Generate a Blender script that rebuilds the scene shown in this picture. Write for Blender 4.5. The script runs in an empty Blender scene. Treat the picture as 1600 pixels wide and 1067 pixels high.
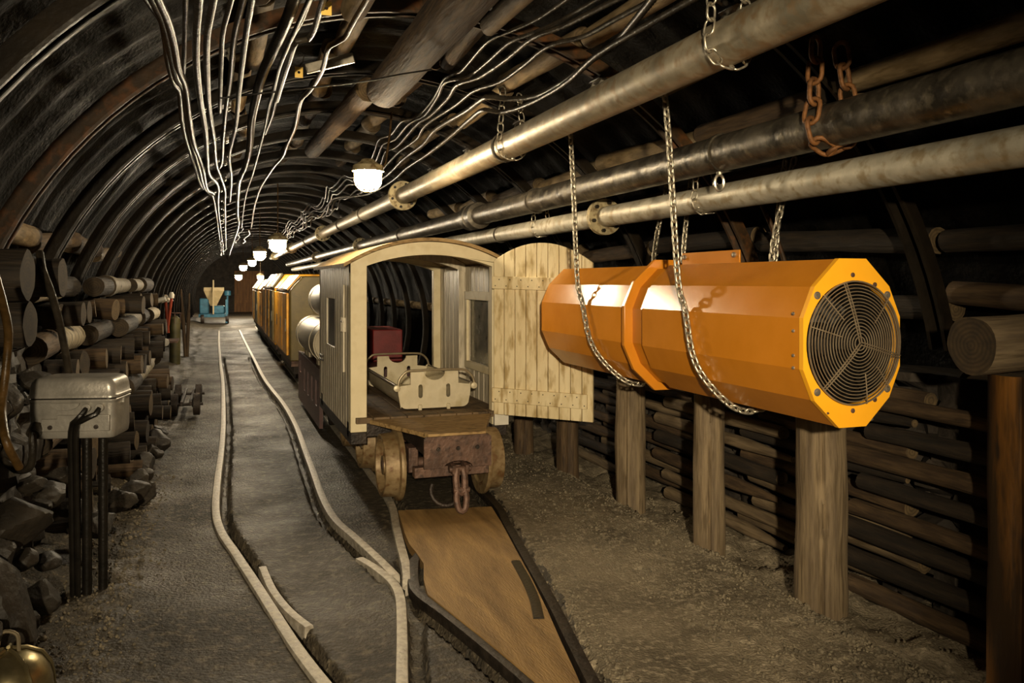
import bpy, bmesh, math, random
import numpy as np
from mathutils import Vector, Matrix, noise, kdtree

R = random.Random(11)
SC = bpy.context.scene
COL = SC.collection
PI = math.pi

# ---------------------------------------------------------------- camera model (tunnel runs along +Y)
CAM_H, FOC, YAW = 1.3, 1300.0, math.radians(19.3)
HORIZON = 440.0
sn, cs = math.sin(YAW), math.cos(YAW)

def ray(px, py):
    u, v = (px - 800.0) / FOC, (HORIZON - py) / FOC
    return Vector((sn + u * cs, cs - u * sn, v))

def on_z(px, py, z=0.0):
    d = ray(px, py)
    t = (z - CAM_H) / d.z
    return Vector((d.x * t, d.y * t, z))

def on_x(px, py, x):
    d = ray(px, py)
    t = x / d.x
    return Vector((x, d.y * t, CAM_H + d.z * t))

def on_y(px, py, y):
    d = ray(px, py)
    t = y / d.y
    return Vector((d.x * t, y, CAM_H + d.z * t))

ACX, ACZ, ARAD = 0.9, 0.65, 1.87        # tunnel arch: centre and inner rib radius

def on_arch(px, py, r):
    d = ray(px, py)
    ex, ez = -ACX, CAM_H - ACZ
    a = d.x ** 2 + d.z ** 2
    b = 2 * (d.x * ex + d.z * ez)
    c = ex * ex + ez * ez - r * r
    t = (-b + math.sqrt(max(b * b - 4 * a * c, 0))) / (2 * a)
    return Vector((d.x * t, d.y * t, CAM_H + d.z * t))

def arch(ang, r, y):
    a = math.radians(ang)
    return Vector((ACX + r * math.cos(a), y, ACZ + r * math.sin(a)))

ORD = ['first', 'second', 'third', 'fourth', 'fifth', 'sixth', 'seventh', 'eighth', 'ninth', 'tenth', 'eleventh',
       'twelfth', 'thirteenth', 'fourteenth', 'fifteenth', 'sixteenth', 'seventeenth', 'eighteenth']

# ---------------------------------------------------------------- materials
def lin(h):
    h = h.lstrip('#')
    o = []
    for i in (0, 2, 4):
        c = int(h[i:i + 2], 16) / 255
        o.append(c / 12.92 if c <= .04045 else ((c + .055) / 1.055) ** 2.4)
    return (*o, 1)

def mat(name, c1, c2=None, scale=8, rough=.6, metal=0, bump=0, stretch=(1, 1, 1), c3=None, fine=60, rough2=None,
        lo=.35, hi=.65, spec=None, coat=0, detail=6, bscale=None):
    m = bpy.data.materials.new(name)
    m.use_nodes = True
    nt = m.node_tree
    N, L = nt.nodes, nt.links
    b = N['Principled BSDF']
    b.inputs['Roughness'].default_value = rough
    b.inputs['Metallic'].default_value = metal
    if spec is not None:
        b.inputs['Specular IOR Level'].default_value = spec
    if coat:
        b.inputs['Coat Weight'].default_value = coat
        b.inputs['Coat Roughness'].default_value = .15
    if c2 is None:
        b.inputs['Base Color'].default_value = lin(c1)
    tc = N.new('ShaderNodeTexCoord')
    mp = N.new('ShaderNodeMapping')
    mp.inputs['Scale'].default_value = stretch
    L.new(tc.outputs['Object'], mp.inputs['Vector'])
    n1 = N.new('ShaderNodeTexNoise')
    n1.inputs['Scale'].default_value = scale
    n1.inputs['Detail'].default_value = detail
    n1.inputs['Roughness'].default_value = .6
    L.new(mp.outputs['Vector'], n1.inputs['Vector'])
    n2 = N.new('ShaderNodeTexNoise')
    n2.inputs['Scale'].default_value = bscale or fine
    n2.inputs['Detail'].default_value = 5
    L.new(mp.outputs['Vector'], n2.inputs['Vector'])
    if c2 is not None:
        r = N.new('ShaderNodeValToRGB')
        r.color_ramp.elements[0].position = lo
        r.color_ramp.elements[0].color = lin(c1)
        r.color_ramp.elements[1].position = hi
        r.color_ramp.elements[1].color = lin(c2)
        L.new(n1.outputs['Fac'], r.inputs['Fac'])
        out = r.outputs['Color']
        if c3:
            n3 = N.new('ShaderNodeTexNoise')
            n3.inputs['Scale'].default_value = fine
            n3.inputs['Detail'].default_value = 4
            L.new(mp.outputs['Vector'], n3.inputs['Vector'])
            r3 = N.new('ShaderNodeValToRGB')
            r3.color_ramp.elements[0].position = .5
            r3.color_ramp.elements[0].color = (0, 0, 0, 1)
            r3.color_ramp.elements[1].position = .68
            r3.color_ramp.elements[1].color = (1, 1, 1, 1)
            L.new(n3.outputs['Fac'], r3.inputs['Fac'])
            mx = N.new('ShaderNodeMixRGB')
            L.new(r3.outputs['Color'], mx.inputs['Fac'])
            L.new(out, mx.inputs['Color1'])
            mx.inputs['Color2'].default_value = lin(c3)
            out = mx.outputs['Color']
        L.new(out, b.inputs['Base Color'])
    if rough2 is not None:
        mr = N.new('ShaderNodeMapRange')
        mr.inputs['From Min'].default_value = .35
        mr.inputs['From Max'].default_value = .65
        mr.inputs['To Min'].default_value = rough
        mr.inputs['To Max'].default_value = rough2
        L.new(n1.outputs['Fac'], mr.inputs['Value'])
        L.new(mr.outputs['Result'], b.inputs['Roughness'])
    if bump:
        bp = N.new('ShaderNodeBump')
        bp.inputs['Strength'].default_value = min(1, bump)
        bp.inputs['Distance'].default_value = .01 * max(1, bump)
        L.new(n2.outputs['Fac'], bp.inputs['Height'])
        L.new(bp.outputs['Normal'], b.inputs['Normal'])
    return m

def emit(name, col, strength):
    m = bpy.data.materials.new(name)
    m.use_nodes = True
    b = m.node_tree.nodes['Principled BSDF']
    b.inputs['Base Color'].default_value = (.8, .8, .8, 1)
    b.inputs['Emission Color'].default_value = (*col, 1)
    b.inputs['Emission Strength'].default_value = strength
    return m

def ring_mat(name, c1, c2):
    m = mat(name, c1, c2, scale=20, rough=.85)
    nt = m.node_tree
    N, L = nt.nodes, nt.links
    w = N.new('ShaderNodeTexWave')
    w.wave_type = 'RINGS'
    w.rings_direction = 'Z'
    w.inputs['Scale'].default_value = 22
    w.inputs['Distortion'].default_value = 2.5
    w.inputs['Detail'].default_value = 2
    tc = N.new('ShaderNodeTexCoord')
    L.new(tc.outputs['Object'], w.inputs['Vector'])
    b = N['Principled BSDF']
    src = b.inputs['Base Color'].links[0].from_socket
    mx = N.new('ShaderNodeMixRGB')
    mx.blend_type = 'MULTIPLY'
    mx.inputs['Fac'].default_value = .4
    L.new(src, mx.inputs['Color1'])
    L.new(w.outputs['Color'], mx.inputs['Color2'])
    L.new(mx.outputs['Color'], b.inputs['Base Color'])
    return m

M = {}
M['floor'] = mat('floor_concrete', '#2b261e', '#4a4235', scale=1.7, rough=.72, bump=1.0, c3='#5f5646', fine=24, bscale=70, rough2=.5, spec=.35, lo=.35, hi=.7)
M['gravel'] = mat('gravel_stone', '#4b4437', '#80755f', scale=12, rough=.75, bump=.3)
M['gravel_ground'] = mat('gravel_ground', '#5c5343', '#8a7e68', scale=2.2, rough=.8, bump=1.2, c3='#9a8e78', fine=34, bscale=90, spec=.3)
M['opening_shade'] = mat('opening_shade', '#0b0a09', '#121110', scale=5, rough=.25)  # near-black colour stands for the shade inside the side opening
M['board'] = mat('brown_board', '#75592f', '#a88651', scale=5, rough=.65, bump=.4, stretch=(2.5, .4, 1), c3='#8a6c3f', fine=9, bscale=70)
M['rail'] = mat('rail_head', '#8b8375', '#bab2a3', scale=30, rough=.45, metal=.3, bump=.3, rough2=.6)
M['rail_dark'] = mat('rail_dark', '#221d18', '#3b332b', scale=20, rough=.5, metal=.5, bump=.4)
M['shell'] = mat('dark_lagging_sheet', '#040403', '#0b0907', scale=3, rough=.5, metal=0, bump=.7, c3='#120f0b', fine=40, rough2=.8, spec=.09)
M['rock'] = mat('rubble_rock', '#1c1813', '#3b342a', scale=5, rough=.6, bump=.9, c3='#2c261e', fine=24)
M['rock_dark'] = mat('dark_rubble_rock', '#231e19', '#453c32', scale=6, rough=.85, bump=.9, c3='#2d2821', fine=24)
M['rib'] = mat('rib_steel', '#14110d', '#261f16', scale=5, rough=.4, metal=.0, spec=.3, bump=.4, c3='#1f1a14', fine=18)
M['rib_rust'] = mat('rusty_rib', '#271b0c', '#452f15', scale=6, rough=.6, metal=.1, bump=.4, c3='#5a3614', fine=18)
M['cable'] = mat('cable_grey', '#1f1b16', '#39332a', scale=18, rough=.36, metal=0, bump=.3, spec=.25)
M['cable_tan'] = mat('cable_tan', '#33250f', '#503b1f', scale=18, rough=.36, metal=0, bump=.3, spec=.25)
M['cable_black'] = mat('cable_black', '#100e0c', '#221e1a', scale=18, rough=.4, bump=.3)
M['pipe'] = mat('pipe_galvanised', '#7d7562', '#a89d86', scale=9, rough=.38, metal=.5, bump=.25, rough2=.55, c3='#8a7558', fine=22)
M['pipe_pale'] = mat('pipe_pale', '#a19a88', '#c2bba8', scale=9, rough=.42, metal=.35, bump=.25, rough2=.55, c3='#96876a', fine=22)
M['pipe_dark'] = mat('pipe_black_steel', '#38342d', '#5d564a', scale=9, rough=.3, metal=.6, bump=.35, rough2=.5, c3='#6b6354', fine=26)
M['flange'] = mat('flange_painted', '#8e8263', '#b5a67f', scale=14, rough=.55, metal=.2, bump=.3, c3='#6a5636', fine=30)
M['wood'] = mat('old_log', '#37291b', '#614d34', scale=9, rough=.8, bump=.8, stretch=(3, 3, .35), c3='#3a2c1d', fine=20)
M['wood_grey'] = mat('grey_post_wood', '#594b39', '#847256', scale=9, rough=.8, bump=.6, stretch=(3, 3, .28), c3='#574832', fine=20)
M['wood_light'] = mat('pale_log', '#6a583c', '#9a8460', scale=9, rough=.75, bump=.6, stretch=(2, 2, .5), c3='#6c5939', fine=20)
M['wood_dark'] = mat('dark_log', '#1d1812', '#382d20', scale=9, rough=.8, bump=.8, stretch=(3, 3, .35), c3='#1f1914', fine=20)
M['wood_orange'] = mat('orange_brown_post', '#3a2814', '#a06a28', lo=.42, hi=.62, scale=3, rough=.5, bump=.6, stretch=(2, 2, .35), c3='#2c2015', fine=12)  # dark brown and orange blended in coarse patches
M['birch'] = mat('birch_bark', '#a89c82', '#7d7058', scale=6, rough=.75, bump=.5, stretch=(1, 1, 5), c3='#3a2f22', fine=9)
M['log_end'] = ring_mat('log_end', '#54442e', '#735f40')
M['log_end_dark'] = ring_mat('log_end_dark', '#2f261a', '#463824')
M['cream'] = mat('cream_paint', '#dccda6', '#e6d8b4', scale=5, rough=.55, bump=.2, c3='#d6c69e', fine=12)
M['plank_grey'] = mat('greyed_planks', '#c2b7a0', '#dbd0b8', scale=6, rough=.42, bump=.35, stretch=(3, 3, .4), c3='#a59a84', fine=16)
M['door'] = mat('stained_cream_planks', '#e0d0a8', '#cbb78a', scale=4, rough=.65, bump=.35, stretch=(3, 3, .8), c3='#a8905f', fine=9, lo=.4, hi=.75)
M['deck'] = mat('deck_board', '#9c7e50', '#b99a68', scale=6, rough=.7, bump=.35, stretch=(1, 3, 3), c3='#6d5530', fine=18)
M['deck_dark'] = mat('dark_deck_board', '#5f4c33', '#7d6648', scale=6, rough=.7, bump=.35, c3='#3f3222', fine=18)
M['iron'] = mat('brown_iron', '#4f3c32', '#73584a', scale=9, rough=.55, metal=.35, bump=.5, c3='#493931', fine=30)
M['wheel'] = mat('wheel_tread', '#75603f', '#98825f', scale=12, rough=.5, metal=.25, bump=.3, c3='#6a4c2e', fine=26)
M['iron_dark'] = mat('dark_iron', '#231d19', '#3d332b', scale=9, rough=.55, metal=.4, bump=.5)
M['alu'] = mat('cast_aluminium', '#c6ba9c', '#ddd2b5', scale=5, rough=.42, metal=.25, bump=.3, c3='#b8aa86', fine=10)
M['alu_tube'] = mat('dull_tube', '#8a7d64', '#a89a7e', scale=12, rough=.4, metal=.5)
M['box_grey'] = mat('grey_cast_box', '#8f8b83', '#a5a097', scale=14, rough=.36, metal=.45, bump=.15)
M['black'] = mat('black_steel', '#15130f', '#231f1a', scale=14, rough=.3, metal=.3, bump=.2)
M['orange'] = mat('orange_fan_paint', '#bf781c', '#c87f22', scale=6, rough=.22, bump=.02, rough2=.27, spec=.4)
M['yellow_face'] = mat('yellow_fan_face', '#f0a81c', '#f4ae24', scale=6, rough=.45, bump=.04)
M['yellow'] = mat('yellow_car_paint', '#c98a16', '#dd9c20', scale=5, rough=.4, bump=.06, c3='#a8741a', fine=9)
M['olive'] = mat('olive_panel', '#4c401e', '#625226', scale=5, rough=.45, bump=.06)
M['grille'] = mat('grille_wire', '#8a7860', '#a8977d', scale=20, rough=.4, metal=.6)
M['hole'] = mat('fan_inside', '#0e0c0a', '#1a1714', scale=10, rough=.6)
M['chain'] = mat('zinc_chain', '#a89f8c', '#c8c0ad', scale=40, rough=.3, metal=.85, rough2=.45)
M['chain_rust'] = mat('rusty_chain', '#5a3a1e', '#84582e', scale=30, rough=.65, metal=.25, bump=.3)
M['zinc'] = mat('zinc_bolt', '#a39b8b', '#bdb5a4', scale=30, rough=.35, metal=.8)
M['steel'] = mat('bright_tank_steel', '#857c6b', '#a0967f', scale=8, rough=.42, metal=.5, rough2=.5)
M['maroon'] = mat('maroon_paint', '#3d211d', '#4e2b25', scale=8, rough=.5, bump=.2)
M['red'] = mat('red_cover', '#6e1c1c', '#842626', scale=8, rough=.45, bump=.1)
M['blue'] = mat('blue_paint', '#27566d', '#356f87', scale=8, rough=.5, bump=.2)
M['hopper'] = mat('beige_hopper', '#a8966f', '#bba87f', scale=8, rough=.6)
M['endwood'] = mat('brown_end_boards', '#6d4a28', '#8f6337', scale=4, rough=.7, bump=.3, stretch=(4, 1, .5))
M['white'] = mat('white_paint', '#cfc8b8', '#ded7c7', scale=14, rough=.5)
M['olive_tank'] = mat('olive_tank', '#3f3c26', '#55502f', scale=8, rough=.45)
M['red_rod'] = mat('red_rod', '#8c3018', '#a84422', scale=9, rough=.5)
M['brass'] = mat('brass_dome', '#8d815f', '#b6a87f', scale=10, rough=.28, metal=.85, rough2=.4)
M['glass_dark'] = mat('grey_reflection_glass', '#4a4a44', '#6a675c', scale=5, rough=.12, rough2=.3, c3='#7d776a', fine=8)  # grey colour carries the pane's reflection
M['tag'] = mat('yellow_tag', '#c9a13a', '#d9b24a', scale=14, rough=.5)
M['lampglass'] = emit('lamp_glass', (1, .82, .55), 260)
M['lampglass_far'] = emit('far_lamp_glass', (1, .84, .60), 230)
M['lampglass_fill'] = emit('fill_lamp_glass', (1, .82, .55), 150)

# ---------------------------------------------------------------- mesh building
ORG = {}

class MB:
    def __init__(s):
        s.v, s.f, s.m = [], [], []

    def add(s, vs, fs, m=0):
        o = len(s.v)
        s.v += [Vector(p) for p in vs]
        for f in fs:
            s.f.append(tuple(i + o for i in f))
            s.m.append(m)
        return s

    def box(s, x0, x1, y0, y1, z0, z1, m=0):
        return s.add([(x0, y0, z0), (x1, y0, z0), (x1, y1, z0), (x0, y1, z0), (x0, y0, z1), (x1, y0, z1), (x1, y1, z1), (x0, y1, z1)],
                     [(0, 3, 2, 1), (4, 5, 6, 7), (0, 1, 5, 4), (1, 2, 6, 5), (2, 3, 7, 6), (3, 0, 4, 7)], m)

    def beam(s, a, b, w, h, up=(0, 0, 1), m=0):
        a, b = Vector(a), Vector(b)
        d = (b - a).normalized()
        sd = d.cross(Vector(up)).normalized() * (w / 2)
        u = sd.cross(d).normalized() * (h / 2)
        vs = [a - sd - u, a + sd - u, a + sd + u, a - sd + u, b - sd - u, b + sd - u, b + sd + u, b - sd + u]
        return s.add(vs, [(0, 1, 2, 3), (7, 6, 5, 4), (4, 5, 1, 0), (5, 6, 2, 1), (6, 7, 3, 2), (7, 4, 0, 3)], m)

    def loft(s, rings, m=0, caps=True, closed=False, mcap=None):
        n = len(rings[0])
        vs = [p for r in rings for p in r]
        fs = []
        k = len(rings)
        for i in range(k if closed else k - 1):
            j = (i + 1) % k
            for a in range(n):
                b = (a + 1) % n
                fs.append((i * n + a, i * n + b, j * n + b, j * n + a))
        o = len(s.v)
        s.add(vs, fs, m)
        if caps and not closed:
            mc = m if mcap is None else mcap
            s.f.append(tuple(o + a for a in reversed(range(n))))
            s.m.append(mc)
            s.f.append(tuple(o + (k - 1) * n + a for a in range(n)))
            s.m.append(mc)
        return s

    def tube(s, pts, r, n=10, caps=True, closed=False, m=0, mcap=None, prof=None, up=None):
        pts = [Vector(p) for p in pts]
        k = len(pts)
        rs = r if isinstance(r, (list, tuple)) else [r] * k
        rings = []
        prev = None
        for i in range(k):
            if closed:
                t = (pts[(i + 1) % k] - pts[i - 1])
            else:
                t = pts[min(i + 1, k - 1)] - pts[max(i - 1, 0)]
            t.normalize()
            if up is not None:
                prev = Vector(up)
            if prev is None:
                prev = Vector((0, 0, 1)) if abs(t.z) < .9 else Vector((1, 0, 0))
            u = prev - t * prev.dot(t)
            u.normalize()
            w = t.cross(u)
            prev = u
            if prof:
                rings.append([pts[i] + w * a + u * b for a, b in prof])
            else:
                rings.append([pts[i] + (w * math.cos(2 * PI * a / n) + u * math.sin(2 * PI * a / n)) * rs[i] for a in range(n)])
        return s.loft(rings, m, caps, closed, mcap)

    def cyl(s, a, b, r, n=20, m=0, mcap=None):
        return s.tube([a, b], r, n, True, False, m, mcap)

    def lathe(s, prof, c, axis=(0, 0, 1), n=24, m=0, caps=True):
        ax = Vector(axis).normalized()
        u = ax.orthogonal().normalized()
        w = ax.cross(u)
        c = Vector(c)
        rings = [[c + ax * z + (u * math.cos(2 * PI * a / n) + w * math.sin(2 * PI * a / n)) * max(r, 1e-4) for a in range(n)] for r, z in prof]
        return s.loft(rings, m, caps)

    def prism(s, poly, f, m=0):
        """poly: 2-D outline, f(p,q,side) -> 3-D point for side 0/1"""
        return s.loft([[Vector(f(p, q, 0)) for p, q in poly], [Vector(f(p, q, 1)) for p, q in poly]], m)

    def build(s, name, mats, parent=None, org=None, bevel=0, angle=35, smooth=True):
        if not isinstance(mats, (list, tuple)):
            mats = [mats]
        if parent is not None:
            o = ORG[parent]
        elif org is not None:
            o = Vector(org)
        else:
            a = np.array([tuple(p) for p in s.v])
            lo, hi = a.min(0), a.max(0)
            o = Vector(((lo[0] + hi[0]) / 2, (lo[1] + hi[1]) / 2, lo[2]))
        me = bpy.data.meshes.new(name)
        me.from_pydata([p - o for p in s.v], [], s.f)
        for mt in mats:
            me.materials.append(mt)
        me.polygons.foreach_set('material_index', s.m)
        bm = bmesh.new()
        bm.from_mesh(me)
        bmesh.ops.recalc_face_normals(bm, faces=bm.faces)
        bm.to_mesh(me)
        bm.free()
        if smooth:
            me.polygons.foreach_set('use_smooth', [True] * len(me.polygons))
            me.set_sharp_from_angle(angle=math.radians(angle))
        ob = bpy.data.objects.new(name, me)
        COL.objects.link(ob)
        if parent is not None:
            ob.parent = parent
        else:
            ob.location = o
        ORG[ob] = o
        if bevel:
            md = ob.modifiers.new('bevel', 'BEVEL')
            md.width = bevel
            md.segments = 2
            md.limit_method = 'ANGLE'
        return ob

def tag(o, label, cat, group=None, kind=None):
    o['label'] = label
    o['category'] = cat
    if group:
        o['group'] = group
    if kind:
        o['kind'] = kind
    return o

def thing(name, label, cat, loc, group=None):
    o = bpy.data.objects.new(name, None)
    o.empty_display_size = .1
    COL.objects.link(o)
    o.location = loc
    ORG[o] = Vector(loc)
    return tag(o, label, cat, group)

def struct(o):
    o['kind'] = 'structure'
    return o

def smooth_path(pts, step=.05, per=None):
    """Catmull-Rom through pts"""
    pts = [Vector(p) for p in pts]
    P = [pts[0] * 2 - pts[1]] + pts + [pts[-1] * 2 - pts[-2]]
    out = []
    for i in range(1, len(P) - 2):
        a, b, c, d = P[i - 1], P[i], P[i + 1], P[i + 2]
        n = per or max(1, int((c - b).length / step))
        for k in range(n):
            t = k / n
            out.append(.5 * ((2 * b) + (c - a) * t + (2 * a - 5 * b + 4 * c - d) * t * t + (3 * b - a - 3 * c + d) * t ** 3))
    out.append(pts[-1])
    return out

def resample(pts, step):
    d = [0]
    for a, b in zip(pts, pts[1:]):
        d.append(d[-1] + (b - a).length)
    n = int(d[-1] / step)
    out, j = [], 0
    for k in range(n + 1):
        s_ = k * step
        while j < len(d) - 2 and d[j + 1] < s_:
            j += 1
        t = (s_ - d[j]) / max(d[j + 1] - d[j], 1e-9)
        out.append(pts[j].lerp(pts[j + 1], t))
    return out

# ---- logs: axis = local Z, slots 0 bark, 1 cut end
def log_mesh(length, r, seed, n=16, k=10, taper=.06, rough=.05, tip=0, bend=.0, square=0, crack=None):
    mb = MB()
    rings = []
    off = Vector((seed * 3.17, seed * 1.7, 0))
    for i in range(k + 1):
        z = length * i / k
        rr = r * (1 - taper * i / k)
        if tip and i >= k - tip:
            rr *= 1 - .55 * (i - (k - tip)) / tip
        ring = []
        bx = bend * math.sin(PI * i / k)
        for a in range(n):
            th = 2 * PI * a / n
            c_, s_ = math.cos(th), math.sin(th)
            q = 1 + rough * 1.6 * noise.noise(Vector((c_ * 1.3, s_ * 1.3, z * 3)) + off)
            if square:
                q *= 1 + square * (.5 * (abs(c_) + abs(s_)) ** -1.5 * 1.35 - .5)
            if crack is not None and a == (crack + (1 if noise.noise(Vector((z * 1.5, seed, 0))) > .15 else 0)) % n:
                q *= .86
            ring.append(Vector((c_ * rr * q + bx, s_ * rr * q, z)))
        rings.append(ring)
    e = .93
    def mid(rg, f):
        c = sum(rg, Vector()) / len(rg)
        return [c + (p - c) * f for p in rg]
    mb.loft(rings, 0, True, False, 1)
    return mb

def put_log(name, a, b, r, bark, end, seed, parent=None, **kw):
    a, b = Vector(a), Vector(b)
    mb = log_mesh((b - a).length, r, seed, **kw)
    ob = mb.build(name, [M[bark], M[end]], org=(0, 0, 0), angle=50)
    ob.location = a
    ob.rotation_mode = 'QUATERNION'
    q = Vector((0, 0, 1)).rotation_difference(b - a)
    ob.rotation_quaternion = q
    return ob

# ---- chains
_links = {}
def link_mesh(pitch, wire, matname):
    key = (round(pitch, 4), round(wire, 4), matname)
    if key in _links:
        return _links[key]
    ln, w = pitch + 2 * wire, pitch * .36
    pts = []
    h = ln / 2 - wire - w + wire
    hl = pitch / 2 + wire - w
    for k in range(7):
        a = -PI / 2 + PI * k / 6
        pts.append(Vector((hl + w * math.cos(a), w * math.sin(a), 0)))
    for k in range(7):
        a = PI / 2 + PI * k / 6
        pts.append(Vector((-hl + w * math.cos(a), w * math.sin(a), 0)))
    mb = MB()
    mb.tube(pts, wire, 6, closed=True, up=(0, 0, 1))
    ob = mb.build('link_source', M[matname], org=(0, 0, 0), angle=80)
    me = ob.data
    bpy.data.objects.remove(ob)
    me.name = 'chain_link'
    _links[key] = me
    return me

def chain(path, pitch, wire, matname, root, twist=0):
    me = link_mesh(pitch, wire, matname)
    pts = resample(path, pitch)
    o = ORG[root]
    ref = Vector((1, .35, .2))
    for i, (a, b) in enumerate(zip(pts, pts[1:])):
        d = (b - a).normalized()
        u = (ref - d * ref.dot(d))
        if u.length < .1:
            u = Vector((0, 1, 0)) - d * d.y
        u.normalize()
        w = d.cross(u)
        if i % 2:
            u, w = w, -u
        rm = Matrix((d, u, w)).transposed()
        l = bpy.data.objects.new('link', me)
        COL.objects.link(l)
        l.parent = root
        l.matrix_local = Matrix.Translation((a + b) / 2 - o) @ rm.to_4x4()
    return len(pts) - 1

def plate(name, outlines, thick, f, mats, parent, bevel=.002):
    """flat plate with holes: outlines in 2-D (p,q); f maps (p,q,w) to 3-D"""
    cu = bpy.data.curves.new('plate_outline', 'CURVE')
    cu.dimensions = '2D'
    cu.fill_mode = 'BOTH'
    cu.extrude = thick / 2
    for ol in outlines:
        sp = cu.splines.new('POLY')
        sp.points.add(len(ol) - 1)
        for i, (p, q) in enumerate(ol):
            sp.points[i].co = (p, q, 0, 1)
        sp.use_cyclic_u = True
    tmp = bpy.data.objects.new('plate_tmp', cu)
    COL.objects.link(tmp)
    dg = bpy.context.evaluated_depsgraph_get()
    me = bpy.data.meshes.new_from_object(tmp.evaluated_get(dg))
    bpy.data.objects.remove(tmp)
    mb = MB()
    mb.add([f(v.co.x, v.co.y, v.co.z) for v in me.vertices], [tuple(p.vertices) for p in me.polygons])
    bpy.data.meshes.remove(me)
    ob = mb.build(name, mats, parent, angle=30)
    bm = bmesh.new()
    bm.from_mesh(ob.data)
    bmesh.ops.remove_doubles(bm, verts=bm.verts, dist=1e-5)
    bmesh.ops.recalc_face_normals(bm, faces=bm.faces)
    bm.to_mesh(ob.data)
    bm.free()
    ob.data.polygons.foreach_set('use_smooth', [False] * len(ob.data.polygons))
    return ob

def arc2(cx, cy, rx, ry, a0, a1, n):
    return [(cx + rx * math.cos(math.radians(a0 + (a1 - a0) * i / n)), cy + ry * math.sin(math.radians(a0 + (a1 - a0) * i / n))) for i in range(n + 1)]

# ================================================================ RAILS (pixel traces laid on the ground)
RZ = .005
def gpath(px, z=RZ, ext=None):
    pts = [on_z(x, y, z) for x, y in px]
    if ext:
        pts = pts + [Vector((*e, z)) for e in ext]
    return resample(smooth_path(pts, .06), .05)

rails = {}
rails['LL'] = gpath([(560, 1130), (504, 1067), (461.5, 1011), (428, 959), (395, 907), (366.5, 864), (345, 831), (337, 797.5), (340, 750), (346, 702.5), (349, 655), (348, 598), (344, 565), (342, 537), (342, 517)])
rails['LR'] = gpath([(617, 901), (594.5, 878), (556.5, 842.7), (523, 812), (504, 778.5), (490, 740.5), (476, 702.5), (461.5, 664.5), (442.5, 631), (414, 594), (396.7, 561), (383, 534.6), (374, 516)])
rails['RL'] = gpath([(637, 908), (634, 884), (626.5, 856), (619, 824), (611, 788)], ext=[(.95, 5.4), (.95, 7), (.95, 12), (.95, 18), (.95, 25)])
rails['RR'] = gpath([(960, 1130), (926, 1067), (894, 1005), (869, 955), (847, 915), (819, 866), (790, 815), (776, 790)], ext=[(1.55, 5.4), (1.55, 7), (1.55, 12), (1.55, 18), (1.55, 25)])
rails['WL'] = gpath([(628, 1140), (628, 1064), (628, 987), (625, 935), (613, 911), (585, 888), (556, 871)])
rails['WR'] = gpath([(880, 1115), (825, 1067), (787, 1034), (741, 996), (694, 959), (656, 931), (646, 912), (647, 878), (656, 866)])
rails['GL'] = gpath([(483, 982), (452, 957), (426, 924), (410, 888)])
rails['GR'] = gpath([(842, 968), (834, 934), (819, 902), (803, 874)], z=.018)
RAILINFO = [
    ('LL', 'rail', 'pale worn left rail of the empty track, curving across the floor', .046, 'rail'),
    ('LR', 'rail', 'pale worn right rail of the empty track, running to the crossing', .046, 'rail'),
    ('RL', 'rail', 'left rail under the wooden mine car, ending at the crossing', .046, 'rail'),
    ('RR', 'rail', 'dark right rail under the wooden mine car, beside the gravel path', .05, 'rail_dark'),
    ('WL', 'rail', 'straight rail running down from the crossing to the bottom edge', .044, 'rail'),
    ('WR', 'rail', 'dark bent rail running right from the crossing along the brown board', .05, 'rail_dark'),
    ('GL', 'guard_rail', 'short loose check rail inside the left rail', .036, 'rail'),
    ('GR', 'guard_rail', 'short dark check rail lying on the brown board edge', .045, 'black'),
]
for key, nm, lab, w, mt in RAILINFO:
    h = w / 2
    prof = [(-h, .0), (-h * .86, .009), (0, .011), (h * .86, .009), (h, .0), (h, -.03), (h * .45, -.04), (h * .45, -.085), (-h * .45, -.085), (-h * .45, -.04), (-h, -.03)]
    mb = MB()
    mb.tube(rails[key], .02, prof=prof, up=(0, 0, 1))
    tag(mb.build(nm, M[mt], angle=40), lab, 'rail', 'track rails in the floor')

# ================================================================ FLOOR
def groove_lines():
    out = []
    for key, sgn, wd in (('LL', 1, .05), ('LR', -1, .05), ('RL', 1, .05), ('RR', -1, .05), ('WL', 1, .06), ('WR', -1, .06), ('RR', 1, .03)):
        p = rails[key]
        for i in range(len(p)):
            t = (p[min(i + 1, len(p) - 1)] - p[max(i - 1, 0)]).normalized()
            nrm = Vector((t.y, -t.x, 0))
            if p[i].y < 15:
                out.append((p[i] + nrm * sgn * (.023 + wd * .5), wd * .5, .06 if wd > .04 else .03))
    return out

gl = groove_lines()
kd = kdtree.KDTree(len(gl))
for i, g in enumerate(gl):
    kd.insert((g[0].x, g[0].y, 0), i)
kd.balance()

def sstep(a, b, x):
    t = min(1, max(0, (x - a) / (b - a)))
    return t * t * (3 - 2 * t)

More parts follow.
